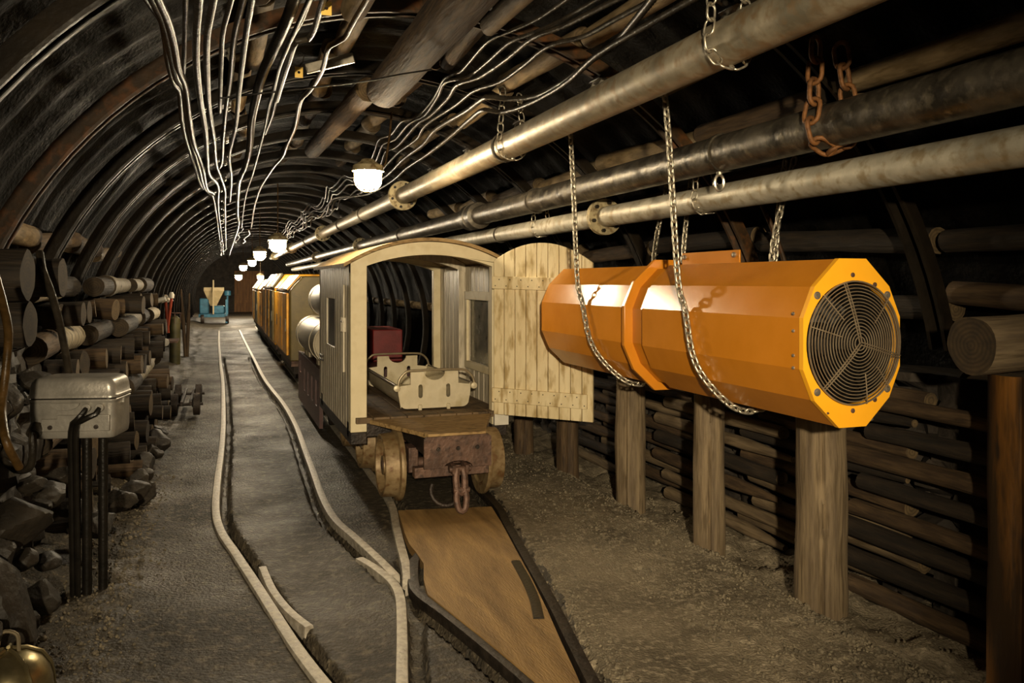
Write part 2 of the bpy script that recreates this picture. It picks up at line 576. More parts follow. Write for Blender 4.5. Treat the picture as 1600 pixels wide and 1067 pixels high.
def floor_z(x, y):
    z = .006 * noise.noise(Vector((x * 2.3, y * 2.3, 0))) + .004 * noise.noise(Vector((x * 9, y * 9, 3)))
    edge = 2.19 + .035 * noise.noise(Vector((y * 1.4, 5, 0))) + .05 * (y > 8)
    grav = sstep(1.66, 1.8, x) * (1 - sstep(7, 9, y))
    z += grav * (.012 * noise.noise(Vector((x * 17, y * 17, 7))) + .008 * noise.noise(Vector((x * 38, y * 38, 1))) + .012)
    lft = 1 - sstep(-.5, -.2, x)
    z += lft * .03 * (noise.noise(Vector((x * 9, y * 9, 9))) + .6)
    # spoil sloping up at the foot of the left wall, ditch behind the right-hand posts
    z += .10 * (1 - sstep(-.95, -.45, x))
    z -= .055 * sstep(edge, edge + .06, x)
    z += sstep(edge + .1, edge + .2, x) * .05 * noise.noise(Vector((x * 8, y * 8, 4)))
    if -.6 < x < 2 and y < 15.2:
        co, idx, d = kd.find((x, y, 0))
        for co, idx, d in kd.find_n((x, y, 0), 3):
            g = gl[idx]
            if d < g[1] + .02:
                z = min(z, -g[2] * (1 - sstep(g[1] * .9, g[1] + .012, d)))
    return z

xs = list(np.arange(-1.3, -.2, .045)) + list(np.arange(-.2, 1.75, .014)) + list(np.arange(1.75, 2.45, .02)) + list(np.arange(2.45, 3.16, .05))
ys = [-7, -6, -5, -4, -3, -2, -1, 0, .6, 1.0]
y = 1.2
while y < 37.2:
    ys.append(y)
    y += .016 + max(0, (y - 2)) * .0052 + max(0, y - 8) * .02
ys.append(37.4)
vs = [(x, y, floor_z(x, y)) for y in ys for x in xs]
nx = len(xs)
fs = [(j * nx + i, j * nx + i + 1, (j + 1) * nx + i + 1, (j + 1) * nx + i) for j in range(len(ys) - 1) for i in range(nx - 1)]
mb = MB()
mb.add(vs, fs)
_rr = sorted((p.y, p.x) for p in rails['RR'])
_ry, _rx = [a for a, b in _rr], [b for a, b in _rr]
for i, f in enumerate(fs):
    c = (Vector(vs[f[0]]) + Vector(vs[f[2]])) / 2
    if c.y < 9 and c.x > np.interp(c.y, _ry, _rx) + .055 + .03 * noise.noise(Vector((c.x * 7, c.y * 7, 2))):
        mb.m[i] = 1
struct(mb.build('floor', [M['floor'], M['gravel_ground']], org=(0, 0, 0), angle=60))

# loose gravel strewn over the path (nobody could count it)
mb = MB()
ico_v, ico_f = None, None
bm = bmesh.new()
bmesh.ops.create_icosphere(bm, subdivisions=1, radius=1)
ico_v = [v.co.copy() for v in bm.verts]
ico_f = [tuple(v.index for v in f.verts) for f in bm.faces]
bm.free()
RG = random.Random(5)
for i in range(9000):
    u = RG.random()
    if u < .72:
        x, y = RG.uniform(1.66, 2.28), 1.9 + 4.6 * RG.random() ** 1.6
        if RG.random() < .25:
            x = RG.gauss(2.19, .04)
        elif RG.random() < .2:
            x = 1.1 + (y - 2.4) * .19 + RG.gauss(.12, .04)
    elif u < .9:
        x, y = RG.gauss(-.48, .1), RG.uniform(2.4, 6)
    else:
        x, y = RG.gauss(2.42, .1), RG.uniform(1.8, 5)
    if x < -.75 or x > 2.6 or (1.0 < x < 1.62 and y > 4.0):
        continue
    r = RG.uniform(.0025, .007) * (1.7 if RG.random() < .06 else 1)
    c = Vector((x, y, floor_z(x, y) + r * .3))
    ax_ = [RG.uniform(.6, 1.3) for _ in range(3)]
    rot = Matrix.Rotation(RG.uniform(0, 6), 3, 'Z') @ Matrix.Rotation(RG.uniform(0, 6), 3, 'X')
    mb.add([c + rot @ Vector((v.x * ax_[0], v.y * ax_[1], v.z * ax_[2])) * r for v in ico_v], ico_f)
g = mb.build('gravel', M['gravel'], org=(0, 0, 0), smooth=False)
tag(g, 'loose grey gravel strewn along the edges of the path', 'gravel', kind='stuff')

# brown infill board between the rails of the car track
bp = [(622, 797), (768, 791), (783, 815), (806, 858), (832, 905), (854, 950), (876, 1000), (900, 1052), (925, 1110), (880, 1105), (834, 1062), (795, 1029), (750, 992), (704, 956), (668, 928), (662, 905), (662, 880), (650, 862), (640, 850), (632, 832)]
ol = [on_z(x, y_, .022) for x, y_ in bp]
mb = MB()
mb.loft([[Vector((p.x, p.y, -.02)) for p in ol], [Vector((p.x, p.y, .021)) for p in ol]])
tag(mb.build('track_board', M['board']), 'scuffed brown board filling the gap between rails before the mine car', 'board')

# ================================================================ TUNNEL SHELL
mb = MB()
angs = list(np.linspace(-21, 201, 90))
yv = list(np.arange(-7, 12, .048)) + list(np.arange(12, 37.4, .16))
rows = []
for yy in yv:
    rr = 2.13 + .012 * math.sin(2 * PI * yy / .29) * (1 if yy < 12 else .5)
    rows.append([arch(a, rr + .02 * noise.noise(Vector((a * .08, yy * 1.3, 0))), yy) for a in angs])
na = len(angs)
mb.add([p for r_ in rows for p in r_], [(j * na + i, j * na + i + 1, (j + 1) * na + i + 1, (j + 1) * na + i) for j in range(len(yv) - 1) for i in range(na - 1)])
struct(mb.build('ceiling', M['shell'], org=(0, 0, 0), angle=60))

# end wall with a boarded brown door
mb = MB()
mb.loft([[arch(a, 2.1, 37.0) for a in np.linspace(-18, 198, 40)], [arch(a, 2.1, 37.2) for a in np.linspace(-18, 198, 40)]])
struct(mb.build('wall_back', M['rock_dark']))
mb = MB()
for i in range(10):
    mb.box(.55 + i * .12, .66 + i * .12, 36.93, 36.98, .02, 1.75)
dd = struct(mb.build('door_1', M['endwood']))
mb = MB()
mb.box(.55, 1.74, 36.88, 36.93, .4, .5).box(.55, 1.74, 36.88, 36.93, 1.3, 1.4)
mb.build('door_batten', M['endwood'], dd)

# rubble walls
def rubble(name, xf, y0, y1, z0, z1, matn, seed, dy=.035, dz=.035, back=0, sgn=1):
    ny, nz = int((y1 - y0) / dy), int((z1 - z0) / dz)
    vs = []
    for j in range(ny + 1):
        for k in range(nz + 3):
            yy = y0 + dy * j
            kk = min(k, nz)
            zz = z0 + dz * kk
            q = Vector((yy * 5.2, zz * 6.2, seed))
            dist, pts = noise.voronoi(q)
            cell = noise.cell(pts[0] * 7.1)
            edge = sstep(.0, .22, dist[1] - dist[0])
            d = .07 * edge * (.5 + .6 * abs(cell)) + .03 * noise.noise(q * 1.7) + .05 * cell * edge * .6
            x = xf(zz, yy) + sgn * (d - .05)
            if k > nz:
                x = xf(zz, yy) - sgn * back * (k - nz) / 2
            vs.append((x, yy, zz))
    n = nz + 3
    mb = MB()
    mb.add(vs, [(j * n + k, j * n + k + 1, (j + 1) * n + k + 1, (j + 1) * n + k) for j in range(ny) for k in range(n - 1)])
    return struct(mb.build(name, M[matn], org=(0, 0, 0), angle=28))

rubble('wall_left', lambda z, y: -.79 - .04 * z - .01, 1.2, 4.5, -.05, 1.02, 'rock', 3.3, back=.01, sgn=1)
rubble('wall_right', lambda z, y: 2.74, 1.0, 9.0, -.2, .93, 'rock_dark', 8.1, back=.02, sgn=-1)

# ================================================================ STEEL ARCH RIBS
ribY = [1.45 + 1.15 * k for k in range(31)]
prof = [(-.045, 0), (-.028, 0), (-.016, .062), (.016, .062), (.028, 0), (.045, 0), (.045, .012), (.034, .012), (.022, .078), (-.022, .078), (-.034, .012), (-.045, .012)]
rib_meshes = {}
def rib(k, yy):
    n = 56 if k < 10 else 30
    rusty = k == 2
    near = yy < 9.4
    key = (n, rusty, near)
    root = thing('steel_arch_rib', '', 'arch rib', (ACX, yy, 0), 'steel arch ribs along the tunnel')
    if key not in rib_meshes:
        a0 = 11.5 if near else -19.5
        a1 = 193.5 if near else 199.5
        mb = MB()
        rings = []
        for i in range(n + 1):
            a = math.radians(a0 + (a1 - a0) * i / n)
            rad = Vector((math.cos(a), 0, math.sin(a)))
            c = Vector((ACX, yy, ACZ))
            rings.append([c + rad * (ARAD + q) + Vector((0, p, 0)) for p, q in prof])
        mb.loft(rings)
        me = mb.build('arch_profile', M['rib_rust'] if rusty else M['rib'], root, angle=30).data
        rib_meshes[key] = me
    else:
        o = bpy.data.objects.new('arch_profile', rib_meshes[key])
        COL.objects.link(o)
        o.parent = root
    if k < 12:
        for ang in (62, 118):
            mb = MB()
            c = arch(ang, ARAD - .012, yy)
            t = Vector((-math.sin(math.radians(ang)), 0, math.cos(math.radians(ang))))
            up = Vector((math.cos(math.radians(ang)), 0, math.sin(math.radians(ang))))
            mb.beam(c - t * .03, c + t * .03, .13, .02, up=up)
            cl = mb.build('clamp', M['rib'], root, bevel=.003)
            for s_ in (-1, 1):
                mb = MB()
                q = c + Vector((0, s_ * .05, 0))
                mb.cyl(q - up * .035, q - up * .005, .014, 6)
                mb.build('bolt', M['zinc'], cl)
    if k == 0:
        lab = 'nearest dark steel arch rib, passing over the top left corner'
    elif rusty:
        lab = 'third steel arch rib from the camera, rust orange along its flange'
    elif k < 18:
        lab = ORD[k] + ' dark steel arch rib from the camera, over the rails'
    else:
        lab = 'far dark steel arch rib near the end of the tunnel'
    root['label'] = lab
    return root
for k, yy in enumerate(ribY):
    rib(k, yy)

# ================================================================ ROOF AND WALL LAGGING LOGS (lie on the ribs' outer side)
sides = [(7, 'lowest row on the right wall'), (16, 'second row up the right wall'), (25, 'third row up the right wall'), (34, 'fourth row up the right wall'),
         (44, 'fifth row up the right wall'), (55, 'right slope of the roof'), (67, 'right of the crown'), (80, 'just right of the crown'),
         (97, 'just left of the crown'), (112, 'left of the crown'), (154, 'foot of the left roof')]
seed = 0
for ai, (ang, where) in enumerate(sides):
    for b in range(7):
        seed += 1
        if R.random() < (.25 if 40 < ang < 150 else .06):
            continue
        if ang == 154 and b > 5:
            continue
        rr = R.uniform(.05, .068)
        rad = 1.955 + rr
        y0 = ribY[b] + R.uniform(.0, .06)
        y1 = ribY[b + 1] - R.uniform(.0, .06)
        bark = R.choice(['wood_light', 'wood', 'wood_light']) if (ang > 40) else R.choice(['wood', 'wood_dark', 'wood'])
        a = arch(ang + R.uniform(-1.5, 1.5), rad + .012, y0 - .02)
        c = arch(ang + R.uniform(-1.5, 1.5), rad + .012, y1 + .02)
        o = put_log('lagging_log', a, c, rr, bark, 'log_end', seed, k=8, n=14, rough=.07)
        tag(o, 'round lagging log behind ribs, %s, gap %s from the camera' % (where, ORD[b]), 'log', 'lagging logs behind the steel ribs')
for b in range(8, 17):
    seed += 1
    o = put_log('lagging_log', arch(8, 2.02, ribY[b] + .05), arch(8, 2.02, ribY[b + 1] - .12), .06, 'wood_light', 'log_end', seed, k=4, n=12)
    tag(o, 'pale log in the right wall seen through the mine car, %s rib gap' % ORD[b], 'log', 'lagging logs behind the steel ribs')

# thick crown logs
a, b = arch(90.6, 1.74, 1.0), arch(90.6, 1.745, 4.75)
tag(put_log('roof_log', a, b, .105, 'wood', 'log_end', 301, k=24, n=20, rough=.06), 'thick barked log under the crown of the roof, ending before the lamp', 'log', 'crown logs')
a, b = arch(93, 1.77, 4.85), arch(95, 1.78, 7.3)
tag(put_log('roof_log', a, b, .072, 'wood', 'log_end', 302, k=16, n=16, rough=.06), 'thinner crown log continuing behind the thick barked one, left of the lamp', 'log', 'crown logs')
a, b = arch(103, 1.78, 1.6), arch(103, 1.78, 3.35)
tag(put_log('roof_log', a, b, .055, 'wood_light', 'log_end', 303, k=12, n=14, rough=.06), 'short pale roof log just left of the thick crown log', 'log', 'crown logs')
a, b = arch(83, 1.79, 2.5), arch(83, 1.79, 3.5)
tag(put_log('roof_log', a, b, .045, 'wood_light', 'log_end', 304, k=12, n=14, rough=.06), 'short pale roof log just right of the thick crown log', 'log', 'crown logs')

# ================================================================ CABLES
def z2(pts):   # traced on a crop of the roof
    return [(200 + x / 2.54, y / 2.54) for x, y in pts]
def z1(pts):
    return [(x / 2.54, y / 2.54) for x, y in pts]
def z3(pts):
    return [(520 + x / 2.667, y / 2.667) for x, y in pts]

def far_run(p, y1, dang, rad, sag, ph):
    """carry a cable on along the tunnel, drooping between ribs"""
    a0 = math.degrees(math.atan2(p.z - ACZ, p.x - ACX))
    out = []
    yy = p.y + .25
    while yy < y1:
        f = min(1, (yy - p.y) / 8)
        u = (yy / 1.15 + ph) % 1
        drop = sag * math.sin(PI * u)
        w = 1.1 * math.sin(yy * 1.9 + ph * 7) * (sag / .05)
        q = arch(a0 + dang * f + w, rad, yy)
        q.z -= drop
        out.append(q)
        yy += .29 if yy < 14 else .575
    return out

def cable(px, rad, r, matn, label, far=None, dang=0, sag=.05, corr=False, ph=0, name='cable', n=8):
    pts = [on_arch(x, y_, rad) for x, y_ in px]
    if far:
        pts += far_run(pts[-1], far, dang, rad, sag, ph)
    # start behind the frame's top edge
    d = (pts[0] - pts[1]).normalized()
    first = pts[0] + d * .5
    pts = [first] + pts
    path = smooth_path(pts, .06)
    mb = MB()
    if corr:
        path = resample(path, .012)
        cut = 420
        rs = [r * (1.0 + (.14 if (i // 1) % 2 else -.06)) for i in range(len(path))]
        if len(path) > cut:
            path2 = path[:cut] + path[cut::6]
            rs = rs[:cut] + [r] * len(path[cut::6])
            path = path2
        mb.tube(path, rs, n)
    else:
        mb.tube(path, r, n)
    tag(mb.build(name, M[matn], angle=70), label, 'cable', 'cables under the roof')

LC = [
    ([(585, 0), (640, 80), (655, 150), (668, 250), (690, 330), (712, 365), (722, 480), (742, 570), (772, 660), (800, 740), (842, 775), (858, 850), (868, 920), (880, 1010)], 1, 1.74, .011, 'cable_tan', 'leftmost tan cable of the tied left-hand roof bundle', 0, 24),
    ([(630, 0), (665, 80), (690, 170), (708, 270), (737, 345), (752, 470), (770, 570), (803, 660), (822, 750), (852, 775), (866, 850), (878, 930), (888, 1010)], 1, 1.74, .011, 'cable_tan', 'right-hand tan cable of the tied left-hand roof bundle', .3, 24),
    ([(604, 0), (652, 100), (680, 230), (700, 315), (727, 352), (738, 440), (757, 560), (788, 660), (812, 745), (846, 780)], 1, 1.71, .011, 'cable_tan', 'middle tan cable of the tied left-hand roof bundle', .1, None),
    ([(737, 0), (733, 150), (728, 290)], 1, 1.74, .008, 'cable', 'short thin cable dropping into the tied left-hand bundle', 0, None),
    ([(790, 0), (780, 130), (780, 260), (795, 400), (815, 520), (822, 620), (830, 690), (865, 740), (866, 830), (880, 950)], 1, 1.74, .011, 'cable', 'first grey roof cable right of the tied tan bundle', .5, 24),
    ([(848, 0), (822, 150), (822, 300), (830, 430), (850, 560), (858, 650), (875, 700), (893, 760), (893, 830), (897, 980)], 1, 1.74, .011, 'cable', 'second grey roof cable right of the tied tan bundle', .2, 24),
    ([(918, 0), (885, 130), (878, 250), (872, 445)], 1, 1.74, .009, 'cable', 'third grey roof cable right of the bundle, ending short', 0, None),
    ([(965, 0), (930, 150), (915, 300), (895, 450), (885, 560), (880, 640), (866, 672)], 1, 1.74, .012, 'cable', 'fourth grey roof cable right of the bundle, joining the second', 0, None),
    ([(1000, 0), (975, 150), (950, 350), (935, 500), (910, 620), (918, 710), (912, 800)], 1, 1.77, .010, 'cable_black', 'dark cable left of the thickest roof cable', 0, None),
    ([(660, 0), (630, 80), (575, 200), (535, 290), (510, 380), (490, 480), (482, 590), (465, 660), (440, 730), (435, 850), (438, 900), (412, 980), (396, 1035)], 2, 1.72, .019, 'cable', 'thickest grey cable of the left roof bundle, curving down', .6, 24),
    ([(722, 0), (690, 80), (650, 150), (635, 220), (600, 330), (575, 450), (545, 530)], 2, 1.76, .010, 'cable', 'thin cable right of the thickest left roof cable', 0, None),
    ([(760, 50), (742, 110), (715, 155), (668, 165), (640, 240), (610, 330), (590, 400)], 2, 1.77, .011, 'cable', 'drooping cable loop left of the short pale roof log', 0, None),
    ([(985, -60), (900, 80), (860, 150), (800, 182), (770, 280), (720, 360), (685, 400), (665, 500), (635, 570), (615, 620), (580, 660), (540, 720), (520, 760), (500, 830), (490, 900)], 2, 1.72, .012, 'cable_tan', 'tan cable snaking beside the crown log towards the far lamps', .4, 22),
    ([(690, 60), (640, 170), (600, 270), (578, 360), (560, 420), (545, 500), (520, 600), (495, 690), (465, 790), (452, 900)], 2, 1.77, .009, 'cable_black', 'thin black cable between the thickest cable and the crown log', .8, 22),
]
for ci, (px, z, rad, r, mt, lab, ph, far) in enumerate(LC):
    rad = 1.80 - .027 * ((ci * 5) % 7) - (.02 if r > .015 else 0) - .013 * (ci > 6)
    cable(z1(px) if z == 1 else z2(px), rad, r, mt, lab, far=far, ph=ph, sag=.05, corr=r > .015)
RC = [
    ([(1000, -20), (860, 75), (740, 130), (650, 170), (560, 270), (530, 300), (470, 325), (415, 420), (350, 490), (290, 505), (245, 560)], .010, 'cable', 'uppermost cable of the right roof bundle', .2, False),
    ([(1080, 10), (960, 80), (830, 140), (740, 175), (640, 262), (560, 322), (470, 342), (440, 400), (385, 480), (320, 515), (262, 580)], .010, 'cable', 'second cable from the top of the right roof bundle', .4, False),
    ([(1120, 30), (960, 110), (840, 155), (720, 250), (610, 322), (520, 352), (480, 410), (410, 480), (350, 520), (270, 610)], .011, 'cable', 'third cable from the top of the right roof bundle', .1, True),
    ([(1180, 80), (1050, 150), (900, 192), (800, 270), (700, 340), (590, 378), (510, 440), (390, 520), (350, 580), (270, 640), (200, 720)], .010, 'cable', 'fourth cable from the top of the right roof bundle', .7, False),
    ([(1330, 0), (1180, 180), (1090, 240), (980, 330), (850, 400), (720, 412), (640, 405), (560, 460), (430, 540), (380, 600), (300, 660), (215, 740), (100, 812), (20, 830)], .014, 'cable', 'thick ribbed cable sweeping down the right roof, last but one', .5, True),
    ([(1440, 30), (1280, 122), (1100, 232), (990, 333), (900, 392), (790, 445), (700, 467), (630, 457), (570, 500), (490, 570), (400, 640), (310, 700), (240, 760), (140, 810), (20, 822)], .012, 'cable', 'lowest ribbed cable of the right roof bundle', .9, True),
]
for ci, (px, r, mt, lab, ph, co) in enumerate(RC):
    cable(z3(px), 1.80 - .03 * ci, r, mt, lab, far=24, ph=.3, sag=.07, corr=co)
cable(z3([(0, 355), (130, 340), (270, 312), (412, 290)]), 1.6, .004, 'cable_black', 'thin black wire strung across below the thick crown log', name='wire')
# cables & hose at the left wall
def hose(pts, r, mt, lab, name='hose', cat='hose', grp='hoses on the left wall'):
    mb = MB()
    mb.tube(smooth_path(pts, .03), r, 10)
    return tag(mb.build(name, M[mt], angle=70), lab, cat, grp)
hose([on_x(62, 395, -.72), on_x(66, 420, -.70), on_x(78, 452, -.68), on_x(92, 500, -.66), on_x(104, 560, -.64), on_x(112, 605, -.63)], .016, 'cable', 'thin steel hose bending down over the stacked logs behind the grey box')
hose([on_x(-8, 430, -.66), on_x(3, 470, -.65), on_x(13, 520, -.65), on_x(9, 580, -.66), on_x(3, 640, -.66), on_x(10, 690, -.62), on_x(30, 730, -.60)], .013, 'cable_tan', 'tan hose hanging down the left edge of the picture')

# ================================================================ LAMPS
def lamp(p, label, glass, scale=1.0, cord_top=None, group='caged tunnel lamps', fine=True):
    root = thing('caged_lamp', label, 'lamp', p, group)
    p = Vector(p)
    s = scale
    r, h = .078 * s, .15 * s
    mb = MB()
    mb.lathe([(.0, .0), (.04 * s, .0), (.05 * s, -.015 * s), (.096 * s, -.04 * s), (.104 * s, -.078 * s), (.098 * s, -.078 * s), (.088 * s, -.05 * s), (0, -.05 * s)][::-1], p + Vector((0, 0, .075 * s)), n=24)
    mb.build('lamp_housing', M['flange'], root)
    mb = MB()
    pr = [(r * .98, .012 * s), (r, -.02 * s)]
    for k in range(0, 8):
        a = PI / 2 * k / 7
        pr.append((r * math.cos(a), -.05 * s - (h - .05 * s) * math.sin(a) * .72))
    mb.lathe(pr, p, n=24)
    mb.build('lamp_glass', glass, root)
    mb = MB()
    rg = r * 1.16
    if fine:
        for k in range(6):
            a = PI * k / 6
            pts = []
            for j in range(13):
                b = PI * j / 12
                rr = rg * math.cos(b)
                zz = -.05 * s - (h - .04 * s) * .80 * math.sin(b) ** .9
                if j == 0 or j == 12:
                    zz = .01 * s
                pts.append(p + Vector((rr * math.cos(a), rr * math.sin(a), zz)))
            mb.tube(pts, .0028 * s, 5)
        for zz, q in ((-.01, 1), (-.06, 1.0), (-.105, .80)):
            mb.tube([p + Vector((rg * q * math.cos(2 * PI * j / 24), rg * q * math.sin(2 * PI * j / 24), zz * s)) for j in range(24)], .0028 * s, 5, closed=True)
        mb.build('wire_guard', M['flange'], root)
    mb = MB()
    top = cord_top or [p + Vector((0, 0, .07 * s)), p + Vector((0, 0, 2.36 - p.z))]
    mb.tube(smooth_path(top, .04), .007, 8)
    mb.build('lamp_cord', M['cable_tan'], root)
    return root

L1 = Vector((.905, 5.42, 2.02))
lamp(L1, 'nearest lit caged bulkhead lamp hanging above the wooden mine car', M['lampglass'],
     cord_top=[L1 + Vector((.02, 0, .06)), L1 + Vector((.10, -.02, .03)), L1 + Vector((.13, 0, .16)), L1 + Vector((.15, .02, .28)), L1 + Vector((.16, .03, .40))])
for i, (px, py, dz) in enumerate([(434, 375, .45), (406, 393, .45), (394, 407, .47), (380, 415, .45), (373, 430, .23)]):
    d = ray(px, py)
    t = dz / d.z
    p = Vector((d.x * t, d.y * t, 1.3 + dz))
    lamp(p, ORD[i + 1] + ' lit caged lamp down the tunnel counting from the nearest', M['lampglass_far'], scale=(1.0, 1.0, 1.1, 1.25, 1.5)[i], fine=i < 2)
d = ray(407, 431)
t = 24.4
p = Vector((d.x * t, d.y * t, 1.3 + d.z * t))
lamp(p, 'lit lamp low above the far end of the yellow train', M['lampglass_far'], scale=1.1, fine=False)
lamp((.6, -2.6, 2.0), 'unseen caged lamp added behind the camera as fill light', M['lampglass_fill'])  # added out of frame to lift the front lighting

# unseen spot lamp on a tripod, added to light the scene from the front
FLP = Vector((-.35, -1.5, 1.72))
FLT = Vector((1.42, 4.6, .78))
fd = (FLT - FLP).normalized()
fl = thing('added_floodlight', 'unseen tripod spot lamp added behind the camera to light the front', 'added_floodlight', (FLP.x, FLP.y, 0))
mb = MB()
mb.lathe([(0, -.16), (.05, -.16), (.09, -.1), (.12, .0), (.125, .03), (.118, .03), (.112, .0), (.085, -.095), (0, -.12)], FLP, fd, 28)
mb.build('reflector', M['black'], fl)
mb = MB()
mb.cyl((FLP.x, FLP.y - .1, .45), (FLP.x, FLP.y - .1, FLP.z - .1), .015, 12)
mb.cyl((FLP.x, FLP.y - .1, FLP.z - .1), FLP - fd * .13, .012, 10)
mb.build('pole', M['black'], fl)
for k in range(3):
    a = 2 * PI * k / 3 + .3
    mb = MB()
    mb.cyl((FLP.x, FLP.y - .1, .55), (FLP.x + .35 * math.cos(a), FLP.y - .1 + .35 * math.sin(a), .02), .011, 10)
    mb.build('leg', M['black'], fl)
ld = bpy.data.lights.new('added_spot_bulb', 'SPOT')
ld.energy = 640
ld.color = (1, .82, .55)
ld.spot_size = math.radians(53)
ld.spot_blend = .9
ld.shadow_soft_size = .05
lo_ = bpy.data.objects.new('added_spot_bulb', ld)
COL.objects.link(lo_)
lo_.parent = fl
lo_.location = FLP + fd * .035 - ORG[fl]
lo_.rotation_mode = 'QUATERNION'
lo_.rotation_quaternion = fd.to_track_quat('-Z', 'Y')

# ================================================================ PIPES
def pipe(label, X, Z, r, matn, flanges, y0=-.8, y1=27, name='pipe', couplings=()):
    root = thing(name, label, 'pipe', (X, y0, Z), 'pipes hung under the right roof')
    mb = MB()
    mb.tube([(X, y0 + (y1 - y0) * i / 30, Z) for i in range(31)], r, 28)
    mb.build('pipe_run', M[matn], root)
    for fy, fr, w in flanges:
        mb = MB()
        mb.lathe([(r * .9, 0), (fr, 0), (fr, w), (r * .9, w)], (X, fy, Z), (0, 1, 0), 32)
        mb.lathe([(r * .9, w + .004), (fr, w + .004), (fr, 2 * w + .004), (r * .9, 2 * w + .004)], (X, fy, Z), (0, 1, 0), 32)
        fl = mb.build('flange', M['flange'], root, bevel=.002)
        for k in range(6):
            a = 2 * PI * k / 6 + .3
            q = Vector((X + (fr + r) / 2 * math.cos(a), fy, Z + (fr + r) / 2 * math.sin(a)))
            mb = MB()
            mb.cyl(q - Vector((0, .018, 0)), q + Vector((0, 2 * w + .02, 0)), .012, 6)
            mb.build('bolt', M['rib'], fl)
    for fy, fr, w in couplings:
        mb = MB()
        mb.lathe([(r, 0), (fr, .01), (fr, w * .4), (r * 1.15, w * .42), (r * 1.15, w * .58), (fr, w * .6), (fr, w - .01), (r, w)], (X, fy, Z), (0, 1, 0), 28)
        mb.build('coupling', M['pipe_dark'], root)
    return root
P1 = (1.5, 2.05, .073)
P2 = (2.0, 1.842, .076)
P3 = (2.15, 1.684, .060)
pipe('uppermost thick steel pipe on the right, with a bolted flange beyond the lamp', *P1, 'pipe', [(7.15, .128, .022)] + [(7.15 + 6 * k, .12, .02) for k in (1, 2, 3)], couplings=[(4.38, .079, .05), (9.2, .085, .05), (11, .085, .05), (15.6, .085, .05)])
pipe('dark middle pipe on the right, with a black coupling', *P2, 'pipe_dark', [(12.6 + 6 * k, .12, .02) for k in (0, 1)], couplings=[(6.5, .108, .30), (9.5, .09, .1), (5.2, .079, .02)])
pipe('lowest pale pipe on the right, with a large flange above the orange fan', *P3, 'pipe_pale', [(4.46, .108, .02)] + [(10.5 + 6 * k, .11, .02) for k in (0, 1)], couplings=[(6.4, .064, .02), (13.4, .08, .06)])

# chain hangers round the pipes
def hang_chain(label, X, Z, r, y, pitch, wire, matn, top, tilt=.0, name='hanger_chain'):
    root = thing(name, label, 'chain', (X, y, Z - r - .02), 'chain hangers on the pipes')
    rr = r + wire * 1.8
    pts = [Vector((X - rr * .55 - .0, y + .02, top))]
    for k in range(0, 19):
        a = math.radians(150 + 240 * k / 18)
        pts.append(Vector((X + rr * math.cos(a), y, Z + rr * math.sin(a))))
    pts.append(Vector((X + rr * .55, y + .02, top)))
    chain(smooth_path(pts, .01), pitch, wire, matn, root)
    return root
yy = on_x(1300, 190, P2[0]).y
hang_chain('big rusty link chain looped under the dark middle pipe at right', P2[0], P2[1], P2[2], yy, .075, .0085, 'chain_rust', 2.14)
yy = on_x(1140, 60, P1[0]).y
hang_chain('thin chain looped round the uppermost pipe near the top edge', P1[0], P1[1], P1[2], yy, .05, .004, 'chain', 2.36)
yy = on_x(800, 225, P1[0]).y
hang_chain('dark chain looped round the uppermost pipe above the car door', P1[0], P1[1], P1[2], yy, .05, .004, 'chain', 2.36)
yy = on_x(1103, 312, P3[0]).y
hang_chain('thin wire chain looped round the lowest pale pipe behind the fan chain', P3[0], P3[1], P3[2], yy, .045, .0035, 'chain', 1.95)
yy = on_x(845, 352, P3[0]).y
hang_chain('thin wire chain looped round the lowest pale pipe left of its flange', P3[0], P3[1], P3[2], yy, .045, .0035, 'chain', 1.95)
# band clamp with eye on the middle pipe
yy = on_x(1132, 240, P2[0]).y
root = thing('pipe_clamp', 'steel band clamp with a hanging eye on the dark middle pipe', 'clamp', (P2[0], yy, P2[1] - .1))
mb = MB()
mb.lathe([(.077, 0), (.083, 0), (.083, .03), (.077, .03)], (P2[0], yy, P2[1]), (0, 1, 0), 28)
mb.build('band', M['pipe_dark'], root)
mb = MB()
c = Vector((P2[0] - .015, yy + .015, P2[1] - .125))
mb.tube([c + Vector((.022 * math.cos(2 * PI * k / 14), 0, .034 * math.sin(2 * PI * k / 14))) for k in range(14)], .006, 6, closed=True)
mb.cyl(c + Vector((0, 0, .034)), c + Vector((.0, 0, .05)), .012, 8)
mb.build('eye', M['zinc'], root)
# rusty rod down the right wall
pts = [on_y(1190, 318, 3.42), on_y(1206, 355, 3.42), on_y(1218, 385, 3.42), on_y(1230, 425, 3.42), on_y(1240, 470, 3.42)]
mb = MB()
mb.tube(smooth_path(pts, .03), .012, 8)
tag(mb.build('iron_rod', M['rib_rust']), 'rusty orange iron rod hanging behind the fan at the right wall', 'rod')

# ================================================================ ORANGE DUCT FAN
FX, FZ, FW, FH = 1.951, 1.10, .193, .274
FY0, FY1 = 2.20, 4.50
shape = [(-.28, 1), (.28, 1), (.77, .67), (1, .3), (1, -.3), (.77, -.67), (.28, -1), (-.28, -1), (-.77, -.67), (-1, -.3), (-1, .3), (-.77, .67)]
def fring(y, s=1.0):
    return [Vector((FX + p * FW * s, y, FZ + q * (FH - FW + FW * s))) for p, q in shape]
fan = thing('duct_fan', 'orange twelve-sided ventilation fan slung in chains beside the pipes', 'fan', (FX, FY0, FZ - FH))
mb = MB()
mb.loft([fring(FY0 + .02), fring(3.28)], caps=False)
mb.loft([fring(3.28), fring(3.28, .9)], caps=False)
mb.build('front_casing', M['orange'], fan, bevel=.002, angle=15)
mb = MB()
mb.loft([fring(3.28, .92), fring(3.42, .92)], caps=False)
mb.build('neck', M['orange'], fan, angle=15)
mb = MB()
